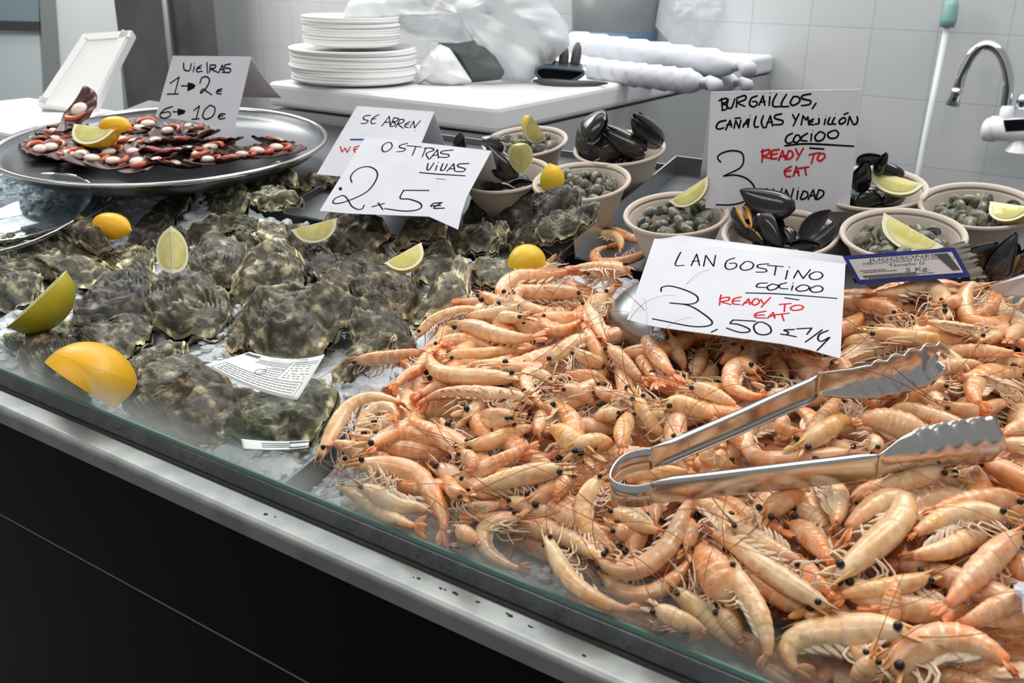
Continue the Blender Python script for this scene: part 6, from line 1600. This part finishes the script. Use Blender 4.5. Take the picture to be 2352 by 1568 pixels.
PRAWNS = [
 # upper part of the heap
 (P5, [(50, 70), (160, 62), (240, 110), (255, 200)], 70, 'c', 'w'),
 (P5, [(165, 10), (300, 80), (420, 120), (520, 150)], 75, 'u', 'o'),
 (P5, [(500, 175), (390, 230), (240, 275), (90, 275), (50, 215), (120, 165), (240, 158)], 85, 'cs', 'o'),
 (P5, [(-20, 365), (150, 350), (300, 345)], 55, 'u', 'w'),
 (P4, [(1545, 310), (1525, 220), (1640, 130), (1850, 115), (2110, 60)], 110, 'c', 'o'),
 (P4, [(2170, 245), (2000, 235), (1800, 240), (1660, 240), (1605, 330)], 105, 'u', 'p'),
 (P4, [(1340, 245), (1450, 300), (1560, 340), (1660, 390)], 90, 'u', 'o'),
 (P4, [(1610, 250), (1650, 330), (1760, 375), (1900, 410), (2020, 400)], 85, 'l', 'o'),
 (P4, [(1830, 440), (1880, 510), (1990, 535), (2110, 470), (2160, 420)], 95, 'c', 'o'),
 (P4, [(850, 600), (960, 480), (1120, 405), (1280, 375), (1380, 390)], 85, 'c', 'y'),
 (P4, [(1720, 440), (1580, 430), (1430, 430), (1240, 450)], 90, 'vl', 'w'),
 (P4, [(1690, 335), (1500, 390), (1340, 410), (1220, 430)], 70, 'vl', 'w'),
 (P4, [(1180, 480), (1080, 550), (1050, 640), (1130, 650)], 90, 'c', 'o'),
 (P4, [(2340, 250), (2240, 320), (2180, 420), (2190, 520)], 100, 'c', 'o'),
 (P4, [(2160, 320), (2220, 430), (2290, 560), (2340, 660)], 90, 'vr', 'w'),
 (P4, [(2350, 820), (2270, 720), (2200, 600), (2140, 470)], 80, 'u', 'o'),
 (P4, [(1870, 800), (1960, 720), (2060, 640), (2170, 600), (2300, 590)], 110, 'c', 'y'),
 (P4, [(2085, 690), (2150, 740), (2250, 780), (2340, 780)], 85, 'u', 'w'),
 (P4, [(1055, 745), (1200, 720), (1350, 720), (1520, 700), (1700, 690), (1800, 640)], 90, 'u', 'y'),
 (P4, [(1720, 815), (1560, 810), (1400, 800), (1250, 790)], 80, 'u', 'w'),
 (P4, [(1050, 640), (960, 720), (870, 830), (750, 900), (680, 1000)], 95, 'c', 'o'),
 (P4, [(355, 770), (520, 755), (700, 735), (880, 705), (1020, 670)], 100, 'u', 'p'),
 (P4, [(1130, 490), (1300, 510), (1500, 575), (1700, 595), (1870, 550)], 120, 'u', 'w'),
 (P4, [(1690, 915), (1450, 895), (1200, 885), (1030, 845), (965, 740), (1020, 680)], 125, 'c', 'w'),
 (P4, [(1950, 955), (1820, 880), (1720, 880), (1725, 980), (1790, 1080), (1890, 1160)], 95, 'c', 'w'),
 (P4, [(1950, 980), (2080, 1010), (2180, 1060), (2260, 1130)], 85, 'u', 'p'),
 (P4, [(2350, 960), (2230, 900), (2120, 880), (2010, 860)], 95, 'u', 'o'),
 (P4, [(1760, 1050), (1500, 1030), (1250, 1010), (1050, 1020), (940, 1070), (870, 1150)], 110, 'vr', 'p'),
 (P4, [(1310, 1190), (1180, 1150), (1040, 1110), (930, 1090)], 90, 'u', 'p'),
 (P4, [(1650, 1190), (1480, 1190), (1340, 1180)], 85, 'u', 'p'),
 (P4, [(110, 1540), (200, 1350), (330, 1145), (500, 1060), (680, 1080), (800, 1115)], 110, 'c', 'y'),
 (P4, [(260, 1620), (420, 1400), (480, 1210), (600, 1120), (700, 1160), (690, 1250)], 105, 'c', 'w'),
 (P4, [(1620, 1215), (1450, 1235), (1290, 1240)], 80, 'vl', 'w'),
 (P4, [(1150, 1400), (1000, 1390), (850, 1340), (700, 1340), (480, 1460)], 95, 'u', 'o'),
 (P4, [(1195, 1490), (1080, 1390), (960, 1300), (850, 1240), (860, 1130)], 115, 'c', 'o'),
 (P4, [(1200, 1430), (1400, 1400), (1620, 1315), (1840, 1260)], 105, 'u', 'y'),
 (P4, [(2200, 1490), (2060, 1390), (1960, 1315), (1850, 1280)], 160, 'u', 'y'),
 # around the scoop
 (P5, [(420, 830), (500, 950), (600, 1080), (720, 1200)], 125, 'u', 'p'),
 (P5, [(330, 870), (400, 1010), (480, 1130), (560, 1230)], 95, 'u', 'p'),
 (P5, [(620, 830), (670, 930), (720, 1030), (750, 1130)], 95, 'u', 'w'),
 (P5, [(900, 930), (860, 1050), (820, 1190)], 80, 'l', 'w'),
 (P5, [(150, 920), (260, 1020), (360, 1130), (470, 1240)], 95, 'u', 'p'),
 (P5, [(870, 1280), (930, 1180), (965, 1080)], 60, 'u', 'o'),
 (P5, [(1170, 930), (1100, 1000), (1020, 1050)], 100, 'u', 'p'),
 (P5, [(1540, 1190), (1480, 1090), (1420, 1040), (1330, 1130)], 90, 'u', 'y'),
 (P5, [(1880, 1030), (1760, 1065), (1650, 1020), (1540, 985)], 85, 'u', 'o'),
 (P5, [(1310, 1130), (1190, 1065), (1110, 1130), (1130, 1250), (1280, 1310), (1410, 1290)], 120, 'c', 'o'),
 (P5, [(775, 1225), (900, 1270), (1050, 1340), (1180, 1400)], 110, 'u', 'w'),
 (P5, [(570, 1380), (700, 1375), (850, 1420), (1010, 1490)], 130, 'u', 'y'),
 (P5, [(370, 1280), (420, 1400), (500, 1480), (580, 1570)], 105, 'u', 'y'),
 (P5, [(280, 1440), (150, 1450), (20, 1470)], 80, 'vl', 'w'),
 (P5, [(60, 1230), (130, 1290), (260, 1310), (380, 1250)], 95, 'c', 'p'),
 # behind and around the tong heads
 (P6, [(1250, 480), (1100, 420), (930, 385), (800, 380), (730, 420)], 105, 'u', 'o'),
 (P6, [(1680, 550), (1620, 440), (1600, 310), (1480, 225), (1200, 280), (880, 300)], 130, 'c', 'w'),
 (P6, [(1590, 390), (1700, 370), (1810, 350)], 85, 'u', 'o'),
 (P6, [(2060, 240), (1880, 220), (1815, 320), (1815, 430), (1890, 540), (2060, 560), (2230, 500), (2345, 400)], 125, 'cs', 'o'),
 (P6, [(2400, 640), (2280, 640), (2200, 720)], 120, 'u', 'w'),
 (P6, [(720, 800), (830, 720), (960, 690)], 110, 'u', 'y'),
 (P6, [(2080, 660), (1880, 630), (1650, 580), (1400, 530)], 95, 'vr', 'w'),
 (P6, [(880, 620), (1020, 640), (1250, 680), (1550, 710), (1780, 720), (1890, 690)], 130, 'u', 'y'),
 (P6, [(1940, 720), (2060, 690), (2150, 620), (2190, 515)], 85, 'c', 'p'),
 (P6, [(1420, 850), (1650, 835), (1900, 815), (2100, 820), (2360, 835)], 125, 'u', 'o'),
 (P6, [(1280, 1040), (1500, 990), (1700, 950), (1900, 930), (2030, 965)], 130, 'u', 'w'),
 (P6, [(1390, 910), (1290, 1050), (1150, 1175), (1000, 1200), (830, 1140)], 135, 'c', 'o'),
 (P6, [(2330, 1270), (2150, 1140), (1950, 1060), (1740, 1035)], 130, 'vr', 'w'),
 (P6, [(2340, 1000), (2200, 1020), (2080, 1010)], 95, 'u', 'o'),
 (P6, [(1710, 1110), (1500, 1140), (1300, 1230), (1090, 1280)], 125, 'u', 'w'),
 (P6, [(1560, 1270), (1750, 1330), (1950, 1350), (2120, 1290), (2320, 1245)], 105, 'u', 'p'),
 (P6, [(1980, 1580), (1700, 1460), (1450, 1370), (1250, 1320), (1080, 1380)], 120, 'u', 'w'),
 (P6, [(2360, 1480), (2250, 1530), (2150, 1580)], 110, 'u', 'p'),
 # between and below the tong arms
 (Q3, [(500, 190), (500, 290), (660, 300)], 90, 'u', 'o'),
 (Q3, [(930, 40), (830, 170), (730, 260), (620, 360)], 115, 'u', 'p'),
 (Q3, [(600, 430), (770, 330), (940, 230), (1040, 250)], 140, 'u', 'y'),
 (Q3, [(1640, 390), (1420, 270), (1220, 215), (1040, 230)], 180, 'u', 'w'),
 (Q3, [(1180, 450), (1200, 400), (1180, 330)], 110, 'vr', 'w'),
 (Q3, [(1160, 450), (900, 480), (620, 505), (340, 520), (225, 430), (235, 290), (330, 210), (430, 150)], 125, 'c', 'p'),
 (Q2, [(40, 440), (130, 405), (260, 390), (390, 420)], 125, 'u', 'y'),
 (Q2, [(500, 170), (440, 300), (430, 390), (420, 490)], 130, 'u', 'y'),
 (Q2, [(540, 20), (600, 150), (690, 280), (780, 370)], 110, 'u', 'y'),
 (Q2, [(1290, 570), (1180, 550), (1090, 510), (1130, 425), (1240, 430)], 115, 'c', 'y'),
 (Q2, [(1230, 300), (1330, 370), (1350, 440)], 110, 'u', 'o'),
 (Q2, [(860, 330), (950, 470), (960, 560)], 110, 'u', 'y'),
 (Q2, [(400, 700), (560, 640), (760, 620), (1000, 625)], 85, 'u', 'y'),
 # lower left part by the misted glass
 (Q1, [(2220, 640), (2130, 760), (2100, 840)], 90, 'u', 'o'),
 (Q1, [(2090, 590), (1900, 515), (1710, 490)], 75, 'u', 'y'),
 (Q1, [(1330, 660), (1500, 610), (1680, 530), (1850, 440), (1970, 390)], 100, 'u', 'p'),
 (Q1, [(1430, 800), (1330, 770), (1270, 690), (1225, 630)], 75, 'u', 'o'),
 (Q1, [(1380, 470), (1460, 540), (1440, 610)], 100, 'u', 'p'),
 (Q1, [(2200, 590), (2000, 620), (1780, 665), (1560, 720), (1380, 770)], 140, 'u', 'w'),
 (Q1, [(420, 720), (560, 790), (750, 920), (900, 990), (1100, 1070)], 100, 'r', 'y'),
 (Q1, [(590, 720), (750, 790), (900, 870), (1060, 890), (1160, 960)], 120, 'vr', 'w'),
 (Q1, [(530, 560), (680, 560), (870, 585), (1030, 650), (1150, 800), (1230, 960), (1240, 1190)], 145, 'c', 'o'),
 (Q1, [(1700, 820), (1900, 880), (2100, 940), (2280, 980)], 100, 'vr', 'w'),
 (Q1, [(1240, 990), (1400, 920), (1560, 890), (1730, 850)], 110, 'vl', 'w'),
 (Q1, [(1340, 1060), (1430, 1110), (1520, 1170)], 80, 'u', 'o'),
 (Q1, [(1860, 970), (1680, 985), (1560, 1070), (1565, 1220), (1700, 1320), (1910, 1395)], 125, 'cs', 'p'),
 (Q4, [(200, 370), (400, 470), (550, 560), (720, 650)], 110, 'vr', 'w'),
 (Q4, [(690, 360), (840, 440), (960, 480)], 100, 'u', 'o'),
 (Q4, [(680, 240), (820, 290), (960, 360), (1100, 420)], 120, 'vr', 'y'),
 (Q4, [(180, 410), (260, 600), (380, 780), (540, 900), (720, 980), (920, 1010)], 120, 'c', 'w'),
 (Q4, [(620, 720), (730, 840), (880, 890), (1050, 850), (1190, 740), (1340, 560)], 135, 'c', 'p'),
 (Q4, [(550, 550), (680, 670), (850, 695), (1020, 610), (1150, 470), (1230, 280), (1320, 80)], 150, 'c', 'p'),
 (Q4, [(640, -30), (540, 60), (475, 200), (485, 340), (570, 470), (660, 570)], 125, 'c', 'y'),
 (Q4, [(1010, 980), (1200, 1080), (1420, 1160)], 110, 'u', 'w'),
 (Q4, [(1150, 830), (1350, 990), (1500, 1140), (1690, 1340)], 150, 'vr', 'w'),
 # the big ones in front
 (Q4, [(1260, 560), (1290, 420), (1290, 300)], 110, 'u', 'o'),
 (Q4, [(1640, 970), (1540, 800), (1430, 620), (1360, 490)], 270, 'l', 'o'),
 (Q5, [(560, 190), (700, 280), (810, 380), (880, 480)], 130, 'u', 'w'),
 (Q5, [(540, 320), (680, 420), (790, 540), (850, 660)], 165, 'r', 'o'),
 (Q5, [(-60, 120), (100, 200), (260, 310), (420, 370), (570, 420)], 120, 'u', 'o'),
 (Q5, [(90, 330), (300, 460), (500, 570), (690, 650)], 130, 'vr', 'w'),
 (Q5, [(900, 20), (910, 190), (890, 390)], 150, 'vl', 'w'),
 (Q3, [(330, 960), (430, 880), (560, 800), (690, 720)], 150, 'u', 'o'),
 (Q3, [(1000, 860), (1150, 790), (1300, 740), (1520, 680)], 150, 'u', 'o'),
 (Q3, [(1750, 600), (1550, 650), (1320, 720), (1120, 790)], 140, 'u', 'w'),
 (Q5, [(2340, 160), (2150, 150), (1850, 190), (1580, 260)], 150, 'u', 'o'),
 (Q5, [(2260, 300), (2050, 260), (1800, 280), (1560, 390), (1440, 450)], 150, 'c', 'y'),
 (Q5, [(2090, 400), (1900, 460), (1700, 540), (1400, 600)], 150, 'vl', 'w'),
 (Q5, [(1640, 720), (1500, 790), (1250, 840), (1000, 880), (870, 930)], 135, 'u', 'y'),
 (Q5, [(650, 640), (720, 760), (810, 840), (890, 900)], 140, 'u', 'o'),
 (Q5, [(1740, 860), (1500, 980), (1300, 1000), (1080, 1000)], 150, 'u', 'o'),
 (Q5, [(2350, 860), (2150, 980), (1950, 1080), (1800, 1110)], 150, 'u', 'p'),
 (Q5, [(2350, 390), (2150, 560), (1950, 760), (1800, 930), (1680, 1060)], 190, 'u', 'p'),
 (Q5, [(840, 800), (990, 680), (1200, 500), (1380, 320), (1400, 190), (1250, 180), (1050, 320), (920, 510)], 185, 'c', 'w'),
 (Q5, [(870, 1010), (760, 930), (500, 770), (300, 630), (100, 490), (-150, 360)], 150, 'vl', 'w'),
 (Q5, [(85, 640), (180, 830), (290, 1010), (350, 1180), (370, 1340), (330, 1460)], 150, 'l', 'w'),
 (Q5, [(0, 990), (100, 1130), (190, 1260)], 120, 'u', 'w'),
 (Q5, [(1200, 1350), (1120, 1470), (1040, 1590)], 110, 'u', 'o'),
 (Q5, [(1330, 1180), (1320, 1000), (1345, 870), (1370, 750)], 100, 'u', 'o'),
 (Q5, [(1500, 1220), (1250, 1160), (950, 1180), (680, 1210), (540, 1310), (570, 1450), (720, 1550)], 220, 'c', 'w'),
 (Q5, [(1330, 1540), (1450, 1350), (1620, 1270), (1850, 1250), (2100, 1340), (2320, 1500)], 240, 'c', 'o'),
]
for k, (zm, pts, w, mode, tone) in enumerate(PRAWNS): prawn(zm, pts, w, mode, tone, 200 + k)

# labels: each prawn by its look and its rank from something one can find
MARKS = [('the LANGOSTINO sign\'s near edge', 1690, 790), ('the steel scoop', 1420, 690), ('the tongs\' U-shaped bend', 1440, 1090), ('the middle of the upper tong arm', 1700, 940), ('the upper tong head', 2020, 850), ('the middle of the lower tong arm', 1800, 1070),
         ('the lower tong head', 2220, 1040), ('the blue bordered carton flap', 2080, 640), ('the white folded paper corner', 2310, 650), ('the lemon half on the ice', 1208, 590), ('the drumstick shaped oyster', 1030, 690), ('the domed oyster by the prawns', 900, 770),
         ('the printed oyster tag', 680, 900), ('the narrow clip tag', 690, 1022), ('the water-beaded part of the glass channel', 1250, 1370), ('the misted end of the glass', 830, 1180), ('the picture\'s lower corner', 2352, 1568), ('the glass at the picture\'s bottom edge', 1750, 1560), ('the deepest open ice patch', 1300, 590)]
from collections import defaultdict
buck = defaultdict(list)
for o, (x, y), pose, tone, lay in PR_INFO:
    d, mk = min((math.hypot(x - mx, (y - my) * 1.3), nm) for nm, mx, my in MARKS)
    buck[(mk, lay)].append((d, o, pose, tone))
for (mk, lay), rows in buck.items():
    rows.sort(key=lambda r: r[0])
    for i, (d, o, pose, tone) in enumerate(rows):
        kind = f'{pose} {TNN[tone]} prawn' if lay else f'half-buried {TNN[tone]} prawn'
        rank = ('nearest ' if i == 0 else ORD[min(i, len(ORD) - 1)] + 'nearest ')
        tag(o, f'{kind}, {rank}{mk}'.replace('  ', ' '), 'prawn', 'cooked prawns heaped on the ice')
